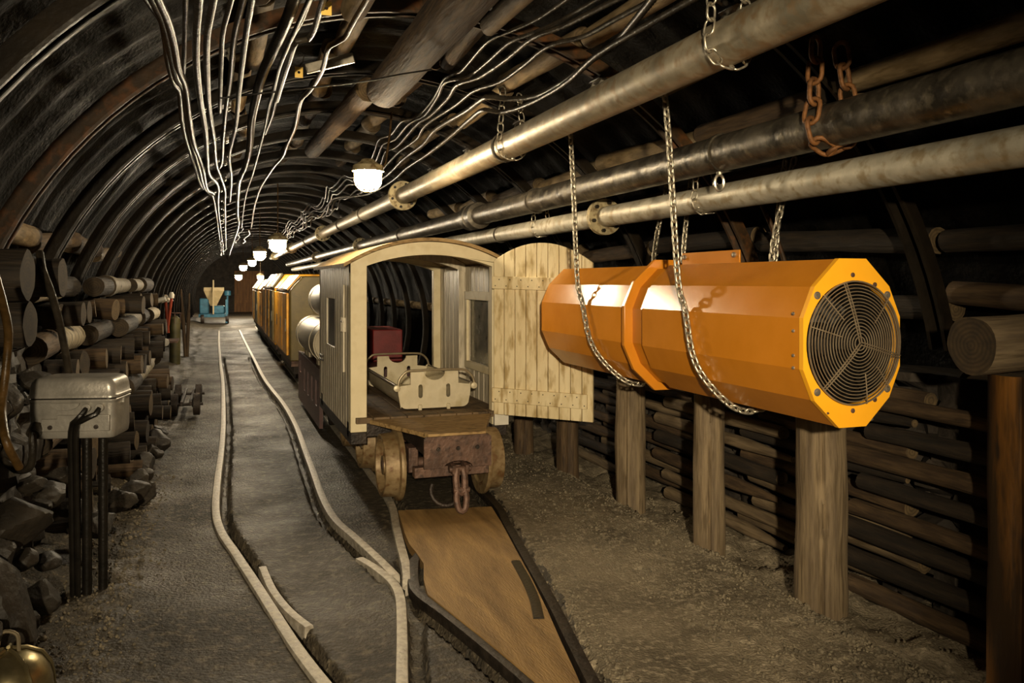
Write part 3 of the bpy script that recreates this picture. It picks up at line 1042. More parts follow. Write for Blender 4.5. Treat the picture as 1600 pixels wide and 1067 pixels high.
mb.loft([fring(3.40, .9), fring(3.40, 1.14), fring(3.425, 1.14), fring(3.43, .98)], caps=False)
mb.build('collar', M['orange'], fan, bevel=.003, angle=15)
mb = MB()
mb.loft([fring(3.425, .98), fring(3.44, 1.0), fring(FY1), fring(FY1, .9)], caps=True)
mb.build('rear_casing', M['orange'], fan, bevel=.002, angle=15)
# face plate with round opening
GR, GZ = .186, 1.10
outer = [(p * FW * 1.012, q * FH * 1.006) for p, q in shape]
hole = [(GR * .985 * math.cos(2 * PI * k / 64), GZ * GR * .985 * math.sin(2 * PI * k / 64)) for k in range(64)]
face = plate('face_plate', [outer, hole], .02, lambda p, q, w: Vector((FX + p, FY0 + .01 + w, FZ + q)), M['yellow_face'], fan)
mb = MB()
mb.lathe([(GR * .98, .0), (GR * .98, .35), (0, .35)], (FX, FY0 + .022, FZ), (0, 1, 0), 48, caps=False)
for v_ in mb.v:
    v_.z = FZ + (v_.z - FZ) * GZ
mb.build('inlet', M['hole'], fan)
mb = MB()
mb.lathe([(0, 0), (.05, .005), (.06, .03), (.06, .15)], (FX, FY0 + .12, FZ), (0, 1, 0), 24)
hub = mb.build('hub', M['hole'], fan)
for k in range(7):
    a = 2 * PI * k / 7
    rings = []
    for j in range(6):
        rr = .05 + (.165 - .05) * j / 5
        tw = .7 - .4 * j / 5
        w = .035 + .012 * j / 5
        c = Vector((FX + rr * math.cos(a), FY0 + .2, FZ + rr * math.sin(a)))
        tg = Vector((-math.sin(a), 0, math.cos(a)))
        dvec = tg * math.cos(tw) + Vector((0, 1, 0)) * math.sin(tw)
        nv = tg * -math.sin(tw) + Vector((0, 1, 0)) * math.cos(tw)
        rings.append([c - dvec * w - nv * .002, c + dvec * w - nv * .002, c + dvec * w + nv * .002, c - dvec * w + nv * .002])
    mb = MB()
    mb.loft(rings)
    mb.build('blade', M['hole'], hub)
mb = MB()
for k in range(1, 18):
    rr = .010 + (GR * .985 - .010) * k / 17
    bul = FY0 - .012 - .022 * (1 - (rr / GR) ** 2)
    n = 28 + 2 * k
    mb.tube([(FX + rr * math.cos(2 * PI * j / n), bul, FZ + GZ * rr * math.sin(2 * PI * j / n)) for j in range(n)], .0019 if k < 17 else .0032, 5, closed=True)
gr = mb.build('grille', M['grille'], fan)
for ang, r0, r1, dbl in ((104, .0, 1, True), (-14, 0, 1, True), (226, 0, 1, True), (164, .42, 1, False), (132, .5, 1.03, False), (45, .45, 1.03, False), (-45, .55, 1.03, False), (-76, .5, 1, False)):
    mb = MB()
    a = math.radians(ang)
    for s_ in ((-1, 1) if dbl else (0,)):
        o_ = Vector((-math.sin(a), 0, math.cos(a))) * s_ * .0045
        pts = []
        for j in range(7):
            rr = GR * (r0 + (r1 - r0) * j / 6)
            bul = FY0 - .016 - .022 * max(0, 1 - (rr / GR) ** 2)
            pts.append(Vector((FX + rr * math.cos(a), bul, FZ + GZ * rr * math.sin(a))) + o_)
        mb.tube(pts, .0022, 5)
    mb.build('spoke', M['grille'], gr)
def fbolt(x, z, r, y=FY0, mt='zinc'):
    mb = MB()
    mb.lathe([(0, -.006), (r * .5, -.006), (r * .6, -.003), (r, -.002), (r, .002)], (x, y, z), (0, 1, 0), 14)
    mb.build('bolt', M[mt], fan)
for sx, sz in ((-1, 1), (1, 1), (-1, -1), (1, -1)):
    fbolt(FX + sx * GR * .76, FZ + sz * GZ * GR * .76, .013)
for x, z, r in ((.0, .222, .008), (.09, .19, .008), (.09, -.19, .008), (.0, -.222, .008), (-.1, -.225, .004)):
    fbolt(FX + x, FZ + z, r, mt='iron')
for z in (.05, -.05, -.1, .12):
    mb = MB()
    mb.lathe([(0, -.004), (.005, -.003), (.006, .001)], (FX - FW - .001, FY0 + .05, FZ + z * .8), (1, 0, 0), 10)
    mb.build('rivet', M['zinc'], fan)
mb = MB()
mb.box(FX + .02, FX + .028, 2.86, 3.3, FZ + FH - .01, FZ + FH + .055)
br = mb.build('lifting_plate', M['orange'], fan, bevel=.002)
for q in (2.89, 3.27):
    mb = MB()
    mb.lathe([(0, -.012), (.006, -.012), (.011, -.008), (.011, .0)], (FX + .02, q, FZ + FH + .035), (1, 0, 0), 10)
    mb.build('bolt', M['zinc'], br)

# chains carrying the fan: down the front, round the belly, up the back
def sling(label, y, top_f, top_b, dyf, dyb, pitch=.031, slack=.012, dyu=0):
    root = thing('chain_sling', label, 'chain', (FX, y, FZ - FH - .03), 'chains carrying the orange fan')
    k = 1.0
    hull = [(-1, .3), (-1, -.3), (-.77, -.67), (-.28, -1), (.28, -1), (.77, -.67), (1, -.3), (1, .3)]
    pts = [Vector(top_f)]
    pts.append(Vector((FX - FW - .03, y + dyf * .35, FZ + FH + .2)).lerp(Vector(top_f), .45))
    pts.append(Vector((FX - FW - .028, y + dyf * .25, FZ + FH * .8)))
    for p, q in hull:
        v = Vector((p * FW, 0, q * FH))
        off = v.normalized() * .021
        pts.append(Vector((FX, y, FZ)) + v + off + Vector((0, dyu * max(0, .4 - q) / 1.4, 0)))
    pts.append(Vector((FX + FW + .022, y + dyb * .2, FZ + FH * .8)))
    pts.append(Vector((FX + FW + .05, y + dyb * .5, FZ + FH + .12)))
    pts.append(Vector(top_b))
    n = chain(smooth_path(pts, .008), pitch, .0052, 'chain', root)
    return root
yA, yB = on_x(908, 470, FX - FW - .02).y, on_x(1068, 500, FX - FW - .02).y
tA = on_y(891, 205, yA + .12)
tB = on_y(1034, 165, yB + .12)
sling('zinc chain round the rear half of the orange fan, left of the collar', yA, tA, (2.30, yA + .1, 1.86), .12, .1, dyu=-.22)
sling('zinc chain round the front half of the orange fan, nearer the grille', yB, tB + Vector((0, 0, .17)), (2.32, yB + .06, 1.84), .12, .06, dyu=-.14)
for lab, y, xx in (('loose zinc chain end hanging behind the fan, seen left of the front chain', yA - .1, 2.27), ('loose zinc chain end hanging behind the lifting plate', yB + .12, 2.26)):
    root = thing('chain_end', lab, 'chain', (xx, y, 1.3), 'chains carrying the orange fan')
    chain(smooth_path([(2.33, y + .02, 1.83), (xx + .02, y, 1.6), (xx - .015, y - .02, 1.36)], .01), .031, .0052, 'chain', root)
# small chain end under the fan's front
root = thing('chain_end', 'short zinc chain end dangling under the fan beside the nearest post', 'chain', (2.17, 2.42, .78), 'chains carrying the orange fan')
chain(smooth_path([(2.165, 2.5, .86), (2.17, 2.44, .825), (2.165, 2.36, .815), (2.16, 2.33, .80)], .01), .031, .0052, 'chain', root)

# ================================================================ POSTS ON THE RIGHT
posts = [(2.305, 2.78, .103, .96, 'wood_grey', 'thick grey post under the fan front, nearest of the row'),
         (2.265, 3.54, .078, .96, 'wood_grey', 'grey post under the middle of the orange fan'),
         (2.27, 4.38, .089, .96, 'wood_grey', 'grey post under the rear end of the orange fan'),
         (2.24, 5.24, .078, 1.02, 'wood', 'post behind the hanging plank door, right of another'),
         (2.16, 5.9, .076, 1.02, 'wood', 'post behind the mine car wheel, left below the plank door')]
for i, (x, y, r, h, mt, lab) in enumerate(posts):
    o = put_log('timber_post', (x, y, -.12), (x, y, h), r, mt, 'log_end', 400 + i, k=22, n=48, taper=.05, rough=.06, crack=int(48 * (.66 + .03 * math.sin(i * 2.3))))
    tag(o, lab, 'post', 'timber posts along the right wall')
o = put_log('timber_post', (2.50, 2.02, -.15), (2.50, 2.02, .995), .115, 'wood_orange', 'log_end', 410, k=20, n=48, taper=.03, crack=28)
tag(o, 'dark orange-patched post carrying a log end at the right edge', 'post', 'timber posts along the right wall')
o = put_log('cap_log', (2.27, 2.03, 1.095), (2.86, 2.03, 1.11), .094, 'wood_grey', 'log_end_dark', 411, k=14, n=28, taper=.0)
tag(o, 'thick sawn log lying on the orange-patched post at the right edge', 'log')

# lagging poles between the posts
bays = [(1.55, 2.93, 2.60, 'in front of the right edge post'), (2.62, 3.72, 2.655, 'right behind the nearest thick post'), (3.36, 4.55, 2.60, 'between middle and rear fan posts'), (4.2, 5.42, 2.655, 'behind the rear fan post'), (5.05, 6.3, 2.60, 'behind the plank door')]
for bi, (y0, y1, X, where) in enumerate(bays):
    for j in range(8):
        z = .0 + .112 * j + (.05 if bi % 2 else 0)
        a = Vector((X + R.uniform(-.015, .015), y0 + R.uniform(-.1, .1), z + R.uniform(-.01, .01)))
        b = Vector((X + R.uniform(-.015, .015), y1 + R.uniform(-.1, .1), z + R.uniform(-.012, .012)))
        o = put_log('lagging_pole', b, a, R.uniform(.032, .042), R.choice(['wood_dark', 'wood', 'wood_grey']) if bi else R.choice(['wood_dark', 'wood_dark', 'wood']), 'log_end', 500 + bi * 10 + j, k=14, n=12, taper=.08, rough=.1, tip=4 if j % 2 == 0 else 0, bend=R.uniform(-.02, .02))
        tag(o, 'round wall pole %s, %s up from the ditch' % (where, ORD[j]), 'pole', 'lagging poles in the right wall')

# ================================================================ LOG CRIBBING ON THE LEFT
def crib_x(z, y):
    return -.47 - .17 * z / 1.3 - .14 * (1 - sstep(4.6, 6.6, y))
NR = 9
dz = .146
rowname = ['bottom row', 'second row', 'third row', 'fourth row', 'fifth row', 'sixth row', 'seventh row', 'eighth row', 'top row']
sid = 700
for rI in range(NR):
    z = .10 + dz * rI
    if rI not in (3, 6, 8):       # short logs with sawn ends towards the track
        yy = 4.62 + (.2 if rI % 2 else 0)
        k = 0
        while yy < 9.5:
            sid += 1
            r = R.uniform(.052, .08)
            x1 = crib_x(z, yy) + R.uniform(-.06, .07)
            x0 = max(-.85, x1 - .42)
            sq = R.random() < .45
            bark = R.choice(['wood_dark', 'wood_dark', 'wood_dark', 'wood'])
            o = put_log('crib_log', (x0, yy + R.uniform(-.05, .05), z), (x1, yy, z + R.uniform(-.016, .016)), r, bark, R.choice(['log_end', 'log_end_dark', 'log_end']), sid, k=6, n=16, taper=0, square=.35 if sq else 0)
            tag(o, '%s crib log in %s, sawn end to the track, %s from the camera' % ('dark squared' if sq else 'dark round', rowname[rI], ORD[k]), 'log', 'stacked crib logs at the left wall')
            yy += R.uniform(.34, .46)
            k += 1
    else:                             # logs lying along the wall
        yy = 4.45
        k = 0
        while yy < 9.3:
            sid += 1
            r = R.uniform(.058, .078)
            ln = R.uniform(.45, .95)
            x = crib_x(z, yy) - r - R.uniform(.0, .08)
            birch = R.random() < (.38 if rI > 3 else .22)
            o = put_log('crib_log', (x, yy, z), (x + R.uniform(-.02, .02), min(yy + ln, 9.6), z), r, 'birch' if birch else R.choice(['wood_dark', 'wood', 'wood_dark']), 'log_end_dark', sid, k=8, n=16, taper=.02)
            tag(o, '%s crib log lying lengthwise in %s, %s from the camera' % ('white barked birch' if birch else 'brown', rowname[rI], ORD[k]), 'log', 'stacked crib logs at the left wall')
            yy += ln + .03
            k += 1
# big round logs at the near top of the stack
for i, (px, py, ext, r, lab) in enumerate([(36, 430, 0, .12, 'fat round log on the near top end of the crib, at the left edge'), (92, 432, 0, .105, 'fat round log on the crib top, second from the left edge'),
                                           (40, 505, 0, .11, 'thick round log below the crib top, behind the hose at left'), (125, 490, 0, .075, 'dark round log end right of the thick one, below crib top')]):
    p = on_x(px, py, -.70)
    y_ = p.y
    o = put_log('crib_log', (-.9, y_, p.z), (-.68, y_ - .02, p.z), r * .78, 'wood_dark', 'log_end_dark', 900 + i, k=6, n=20, taper=0, rough=.12, square=.2)
    if y_ < 4.4:
        tag(o, lab, 'log', 'stacked crib logs at the left wall')
    else:
        tag(o, lab, 'log', 'stacked crib logs at the left wall')

# loose stones at the near foot of the left wall
def stone(c, r, seed, lab, sq=(1, 1, .8)):
    mb = MB()
    rr = random.Random(int(seed * 100))
    cuts = [(Vector((rr.gauss(0, 1), rr.gauss(0, 1), rr.gauss(0, 1))).normalized(), rr.uniform(.55, .85)) for _ in range(11)]
    bm = bmesh.new()
    bmesh.ops.create_icosphere(bm, subdivisions=4, radius=1)
    for v in bm.verts:
        n = v.co.normalized()
        q = n * 1.1 + Vector((seed, seed * .7, 0))
        dist, pts = noise.voronoi(q * 1.3)
        f = 1 + .25 * noise.noise(q) - .22 * max(0, .5 - dist[0])
        for pn, pd in cuts:
            e = n.dot(pn) * f
            if e > pd:
                n = n * (pd / e)
        v.co = Vector((n.x * sq[0], n.y * sq[1], n.z * sq[2])) * r * f
    me_v = [v.co + Vector(c) for v in bm.verts]
    me_f = [tuple(v.index for v in f.verts) for f in bm.faces]
    bm.free()
    mb.add(me_v, me_f)
    tag(mb.build('rock', M['rock'], angle=24), lab, 'rock', 'loose rocks at the foot of the left wall')
st = [((-.70, 3.14, .16), .165, (.8, .9, 1.6), 'tall rock slab leaning at the left wall, nearest the camera'),
      ((-.70, 3.45, .42), .12, (1, 1, .8), 'rock just below the bend of the tan hose at left'),
      ((-.56, 4.30, .17), .11, (1, 1.2, .7), 'rock at the floor right behind the black box posts'),
      ((-.50, 4.75, .16), .10, (1, 1.2, .8), 'rock at the foot of the log crib, nearest of three'),
      ((-.46, 5.15, .12), .09, (1, 1.1, .7), 'rock at the foot of the log crib, middle of three'),
      ((-.44, 5.6, .10), .07, (1, 1.1, .7), 'rock at the foot of the log crib, farthest of three')]
for i, (c, r, sq, lab) in enumerate(st):
    stone(c, r, i * 3.7 + 1, lab, sq)

for i in range(34):
    if i < 20:
        yy = R.uniform(2.9, 4.5)
        zz = R.uniform(.06, .85)
        c = (-.80 + R.uniform(-.02, .04) + .17 * (1 - zz) ** 2, yy, zz)
        if -.75 < c[0] < -.5 and 3.6 < yy < 4.05 and zz > .5:
            continue
    else:
        yy = R.uniform(4.5, 7.5)
        c = (-.44 + R.uniform(-.06, .02), yy, .09)
    stone(c, R.uniform(.045, .095), 40 + i * 2.3, 'dark angular rock in the rubble along the left wall', (R.uniform(.8, 1.2), R.uniform(.8, 1.3), R.uniform(.6, 1)))

# ================================================================ ELECTRIC BOX ON POSTS (left)
bx = Vector((-.545, 3.84, 0))
ax = Vector((cs, -sn, 0)).lerp(Vector((1, 0, 0)), .35).normalized()     # box faces half towards the camera
ay = Vector((-ax.y, ax.x, 0))
def BP(p, q, z):
    return bx + ax * p + ay * q + Vector((0, 0, z))
ebox = thing('switch_box', 'grey cast metal electric box on black posts at the left wall', 'electric box', bx)
def rbox(mb, p0, p1, q0, q1, z0, z1, r, zs=None):
    ol = []
    for cx, cy, a0 in ((p1 - r, q1 - r, 0), (p0 + r, q1 - r, 90), (p0 + r, q0 + r, 180), (p1 - r, q0 + r, 270)):
        ol += arc2(cx, cy, r, r, a0, a0 + 90, 5)
    rings = []
    for z, s_ in (zs or [(z0, 1), (z1, 1)]):
        rings.append([BP((p - (p0 + p1) / 2) * s_ + (p0 + p1) / 2, (q - (q0 + q1) / 2) * s_ + (q0 + q1) / 2, z) for p, q in ol])
    mb.loft(rings)
mb = MB()
rbox(mb, -.165, .165, -.1, .1, 0, 0, .025, [(.668, .95), (.675, .98), (.70, 1), (.812, 1), (.818, 1.03), (.826, 1.03)])
mb.build('box_body', M['box_grey'], ebox, bevel=.003)
mb = MB()
rbox(mb, -.168, .168, -.103, .103, 0, 0, .03, [(.832, 1.03), (.841, 1.03), (.845, 1.0), (.875, .985), (.895, .95), (.908, .88), (.913, .75)])
mb.build('box_lid', M['box_grey'], ebox, angle=50)
mb = MB()
rbox(mb, -.16, .16, -.095, .095, 0, 0, .03, [(.822, 1.02), (.832, 1.02)])
mb.build('lid_gap_shade', M['black'], ebox)  # black strip paints the shade in the gap under the lid
mb = MB()
mb.prism([(-.11, .70), (.15, .70), (.15, .765), (-.05, .765), (-.05, .75), (-.11, .75)], lambda p, q, s_: BP(p, -.1 - .013 * s_, q))
pl = mb.build('front_panel', M['box_grey'], ebox, bevel=.002)
for p in (-.075, .10):
    mb = MB()
    mb.tube([BP(p, -.112, .717), BP(p, -.118, .717)], .009, 12)
    mb.build('screw', M['iron_dark'], pl)
for p in (.062, .112):
    mb = MB()
    mb.tube([BP(p, -.1, .793), BP(p, -.118, .793)], .017, 16)
    mb.build('cable_gland', M['box_grey'], ebox, bevel=.002)
mb = MB()
mb.prism(arc2(-.02, .812, .055, .028, 180, 360, 12), lambda p, q, s_: BP(p, -.1 - .013 * s_, q))
mb.build('name_boss', M['box_grey'], ebox)
for p, q in ((-.002, -.05), (.036, -.035), (.076, .03)):
    mb = MB()
    mb.tube([BP(p, q, -.03), BP(p, q, .69)], .019, 12)
    mb.build('leg', M['black'], ebox)
for p0, pe in ((.0, .062), (.02, .112)):
    mb = MB()
    mb.tube(smooth_path([BP(p0, -.085, .0), BP(p0, -.1, .45), BP(p0 + .005, -.118, .70), BP(p0 + .03, -.135, .745), BP(pe - .01, -.13, .77), BP(pe, -.112, .79)], .02), .011, 8)
    mb.build('supply_cable', M['black'], ebox)
mb = MB()
mb.tube(smooth_path([BP(-.12, -.10, .725), BP(-.13, -.135, .70), BP(-.13, -.135, .62), BP(-.15, -.12, .56), BP(-.21, -.10, .55), BP(-.28, -.08, .60)], .02), .015, 10)
mb.tube([BP(-.13, -.10, .72), BP(-.13, -.137, .695)], .026, 14)
mb.build('supply_cable', M['cable'], ebox)
mb = MB()
mb.box(-.01, .01, -.01, .01, 0, .01)
mb.v = [BP(.165 + v.x * .8, v.y, .8 + v.z * 2) for v in mb.v]
mb.build('hinge_lug', M['box_grey'], ebox)

# shiny ribbed dome at the bottom-left corner
c = on_z(12, 1105, .01)
root = thing('metal_drum', 'shiny ribbed metal drum at the bottom left corner', 'drum', c)
mb = MB()
mb.lathe([(.0, -.0), (.125, .0), (.132, .02), (.125, .03), (.122, .07), (.115, .10), (.09, .14), (.05, .165), (.0, .172)], c, n=36)
mb.build('drum_body', M['brass'], root, angle=50)
mb = MB()
for k in range(5):
    a = 2 * PI * k / 5 + .4
    pts = [c + Vector((rr * math.cos(a), rr * math.sin(a), zz)) for rr, zz in ((.128, .03), (.125, .07), (.118, .105), (.093, .145), (.05, .17), (.012, .177))]
    mb = MB()
    mb.tube(pts, .006, 6)
    mb.build('rib', M['brass'], root)
mb = MB()
mb.tube(smooth_path([c + Vector((-.03, 0, .165)), c + Vector((-.02, .02, .22)), c + Vector((.02, .02, .21)), c + Vector((.03, 0, .165))], .01), .006, 8)
mb.build('handle', M['alu_tube'], root)

# ================================================================ WOODEN MINE CAR
CX, CY0, CY1 = 1.25, 5.13, 6.82
X0, X1, ZB, ZS, ZT = .75, 1.76, .375, 1.415, 1.555
CXM = (X0 + X1) / 2
car = thing('mine_car', 'cream wooden mine car with arched roof, open end and swung plank door', 'mine car', (CX, CY0, 0))
def archz(x, zs=ZS, zt=ZT, half=None):
    h = half or (X1 - X0) / 2
    rad = (h * h + (zt - zs) ** 2) / (2 * (zt - zs))
    return zt - rad + math.sqrt(max(rad * rad - (x - CXM) ** 2, 0))
# side walls of upright planks
def side(name, xa, xb, win):
    mb = MB()
    n = 14
    w = (CY1 - CY0 - .07) / n
    for i in range(n):
        a = CY0 + .07 + i * w
        b = a + w - .011
        m_ = (a + b) / 2
        if win and win[0] < m_ < win[1]:
            mb.box(xa, xb, a, b, ZB, win[2])
            mb.box(xa, xb, a, b, win[3], ZS)
        else:
            mb.box(xa, xb, a, b, ZB, ZS)
        mb.box(xa + .009, xb - .009, b - .002, b + .013, ZB, win[2] if win and win[0] < b < win[1] else ZS)
    return mb.build(name, M['plank_grey'], car, bevel=.003)
side('side_wall', X0, X0 + .028, (5.9, 6.3, .84, 1.18))
mb = MB()
mb.box(X0 + .008, X0 + .012, 5.9, 6.31, .84, 1.18)
mb.build('slot_shade', M['opening_shade'], car)  # dark sheet paints the unlit interior behind the open slot
sw = side('side_wall', X1 - .028, X1, (5.36, 5.9, .72, 1.18))
mb = MB()
xf = X1 - .04
for a in ((5.32, 5.37, .68, 1.22), (5.89, 5.94, .68, 1.22)):
    mb.box(xf - .012, xf + .008, *a)
mb.box(xf - .014, xf + .008, 5.32, 5.94, 1.17, 1.23).box(xf - .014, xf + .008, 5.32, 5.94, .67, .72)
wf = mb.build('window_frame', M['cream'], car, bevel=.002)
mb = MB()
mb.box(X1 - .022, X1 - .017, 5.36, 5.91, .70, 1.19)
mb.build('pane', M['glass_dark'], wf)
# hinge strap and latch on the left side
mb = MB()
mb.box(X0 - .012, X0, 5.385, 5.40, .72, 1.28)
lt = mb.build('latch_bar', M['plank_grey'], car, bevel=.002)
mb = MB()
for q in (5.36, 5.43):
    mb.box(X0 - .02, X0, q - .012, q + .012, .98, 1.07)
mb.cyl((X0 - .014, 5.34, 1.045), (X0 - .014, 5.45, 1.045), .007, 8)
mb.build('latch', M['plank_grey'], lt)
mb = MB()
for q in (.70, .73):
    mb.cyl((X0 - .012, 6.5, q), (X0 - .012, 6.68, q), .008, 8)
mb.build('step_iron', M['iron_dark'], car)
# frames: corner posts and arched boards
def frame(y0, y1, zb, mats, inset=0, depth=.085, pw=.1):
    for xa, xb in ((X0 + inset, X0 + inset + pw), (X1 - inset - pw, X1 - inset)):
        mb = MB()
        mb.box(xa, xb, y0, y1, zb, archz((xa + xb) / 2) - .006)
        mb.build('corner_post', M[mats], car, bevel=.004)
    top = [(x, archz(x) - .004) for x in np.linspace(X0 + inset, X1 - inset, 25)]
    bot = [(x, archz(x, ZS - .06, ZT - depth) if abs(x - CXM) < (X1 - X0) / 2 else ZS) for x in np.linspace(X1 - inset, X0 + inset, 25)]
    mb = MB()
    mb.prism(top + bot, lambda p, q, s_: (p, y0 - .005 + (y1 - y0 + .01) * s_, q))
    mb.build('arch_board', M[mats], car)
frame(CY0, CY0 + .07, ZB, 'cream')
frame(6.0, 6.05, .46, 'plank_grey', inset=.03, pw=.05)
frame(CY1 - .06, CY1, ZB, 'cream', pw=.085)
# roof skin
mb = MB()
xr = list(np.linspace(X0 - .045, X1 + .045, 28))
def rz(x):
    return archz(x, half=(X1 - X0) / 2) if X0 <= x <= X1 else ZS - abs(x - (X0 if x < X0 else X1)) * .55
up = [(x, rz(x) + .022) for x in xr]
dn = [(x, rz(x) + .0) for x in reversed(xr)]
mb.prism(up + dn, lambda p, q, s_: (p, CY0 - .03 + (CY1 - CY0 + .06) * s_, q))
mb.build('roof', M['deck'], car)
# floor and front platform
mb = MB()
for i in range(9):
    a = X0 + .03 + i * .106
    mb.box(a, a + .102, CY0 - .03, CY1, .43, .465)
mb.build('floor_boards', M['deck_dark'], car, bevel=.003)
mb = MB()
mb.prism([(.86, CY0 - .035), (1.64, CY0 - .035), (1.47, 4.66), (1.42, 4.50), (1.085, 4.50), (1.05, 4.62)], lambda p, q, s_: (p, q, .428 + .026 * s_))
mb.build('front_platform', M['deck'], car, bevel=.003)
# underframe
mb = MB()
for xa in (1.09, 1.36):
    mb.box(xa, xa + .06, 4.52, CY1, .31, .427)
mb.box(X0 + .0, X0 + .1, CY0, CY1, .30, ZB).box(X1 - .1, X1, CY0, CY1, .30, ZB)
mb.box(X0, X1, 5.2, 5.28, .33, .43).box(X0, X1, 6.6, 6.7, .33, .43)
mb.build('underframe', M['iron_dark'], car, bevel=.004)
mb = MB()
mb.box(X1 - .095, X1 + .0, CY0 - .04, CY0 - .002, ZB, ZB + .09)
mb.build('post_foot', M['white'], car, bevel=.002)
# buffer plate
ol = [(1.058, .265), (1.058, .425), (1.075, .44), (1.43, .44), (1.447, .425), (1.447, .262), (1.36, .262)] + arc2(1.252, .262, .085, .04, 0, 180, 10) + [(1.16, .265)]
ol = [ol[0]] + list(reversed(ol[1:]))
bf = plate('buffer_plate', [ol], .02, lambda p, q, w: Vector((p, 4.495 + w, q)), M['iron'], car)
for x in (1.14, 1.252, 1.365):
    mb = MB()
    mb.lathe([(0, -.006), (.011, -.006), (.013, 0)], (x, 4.485, .37), (0, 1, 0), 8)
    mb.build('bolt', M['iron_dark'], bf)
# coupling hook and hanging link
mb = MB()
mb.beam((1.215, 4.53, .27), (1.215, 4.43, .26), .02, .05).beam((1.29, 4.53, .27), (1.29, 4.43, .26), .02, .05)
mb.cyl((1.19, 4.45, .262), (1.315, 4.45, .262), .016, 12)
cp = mb.build('coupler', M['iron'], car, bevel=.003)
mb = MB()
mb.tube(smooth_path([(1.235, 4.45, .265), (1.228, 4.44, .2), (1.238, 4.43, .14), (1.27, 4.43, .14), (1.278, 4.44, .2), (1.272, 4.45, .265)], .015), .02, 8)
mb.build('shackle', M['iron'], cp)
mb = MB()
mb.cyl((1.21, 4.43, .15), (1.30, 4.43, .15), .017, 12)
mb.tube(smooth_path([(1.232, 4.43, .15), (1.225, 4.42, .1), (1.24, 4.41, .045), (1.268, 4.41, .045), (1.283, 4.42, .1), (1.276, 4.43, .15)], .012), .018, 8)
mb.build('hook', M['iron'], cp)
mb = MB()
mb.tube([(1.185 + .085 * math.cos(math.radians(a)), 4.50 + .03 * math.sin(math.radians(a)), .135 + .075 * math.sin(math.radians(a))) for a in range(150, 391, 20)], .013, 8)
mb.build('coupling_ring', M['iron_dark'], cp)
# wheelsets
def wheel(x, y, out, par):
    """out = +1: tread side towards +X"""
    mb = MB()
    pr = [(.03, .0), (.14, .0), (.15, -.012), (.212, -.012), (.216, .0), (.212, .014), (.190, .022), (.183, .10), (.175, .104), (.160, .10), (.155, .055), (.06, .05), (.055, .09), (.0, .09)]
    mb.lathe(pr, (x, y, .03 + .185), (out, 0, 0), 48)
    return mb.build('wheel', M['wheel'], par, angle=40)
for ay_ in (4.90, 5.70, 6.5):
    mb = MB()
    mb.cyl((.90, ay_, .215), (1.60, ay_, .215), .03, 16)
    axl = mb.build('axle', M['iron'], car)
    wheel(.992, ay_, -1, car)
    wheel(1.508, ay_, 1, car)
    for xa in (1.045, 1.395):
        mb = MB()
        mb.box(xa, xa + .06, ay_ - .07, ay_ + .07, .17, .32)
        mb.build('axle_box', M['iron'], car, bevel=.006)
mb = MB()
mb.box(1.03, 1.47, 4.60, 4.66, .19, .25)
mb.build('brake_beam', M['iron'], car, bevel=.004)
# plank door, swung open
DA = Vector((1.66, 5.075, 0))
DB = Vector((2.170, 4.665, 0))
dx_ = (DB - DA).normalized()
dn_ = Vector((dx_.y, -dx_.x, 0))
if dn_.y > 0:
    dn_ = -dn_
DW = (DB - DA).length
def DP(p, z, q):
    sag = -.018 * p / DW
    return DA + dx_ * p + dn_ * q + Vector((0, 0, z + sag))
mb = MB()
n = 9
def dtop(p):
    u = (p / DW - .5) * 2
    return 1.552 - .12 * u * u
for i in range(n):
    a, b = DW * i / n + .0025, DW * (i + 1) / n - .0025
    ol = [(a, .455), (b, .455)] + [(b + (a - b) * k / 4, dtop(b + (a - b) * k / 4)) for k in range(5)]
    mb.prism(ol, lambda p, q, s_: DP(p, q, .025 * s_))
dr = mb.build('door', M['door'], car, bevel=.002)
for z0, z1, nm in ((.535, .625, 'door_batten'), (1.255, 1.335, 'door_batten')):
    mb = MB()
    mb.prism([(-.004, z0), (DW - .035, z0), (DW - .035, z1), (-.004, z1)], lambda p, q, s_: DP(p, q, .025 + .022 * s_))
    bt = mb.build(nm, M['door'], dr, bevel=.003)
mb = MB()
for i in range(n):
    for z0, z1 in ((.535, .625), (1.255, 1.335)):
        for k, zq in enumerate((z0 + .02, z1 - .02)):
            p = DW * (i + .3 + .35 * k) / n
            if p < DW - .05:
                c = DP(p, zq, .0475)
                mb.lathe([(0, .0), (.004, 0), (.004, .0015)], c, dn_, 6)
mb.build('nails', M['iron_dark'], dr)

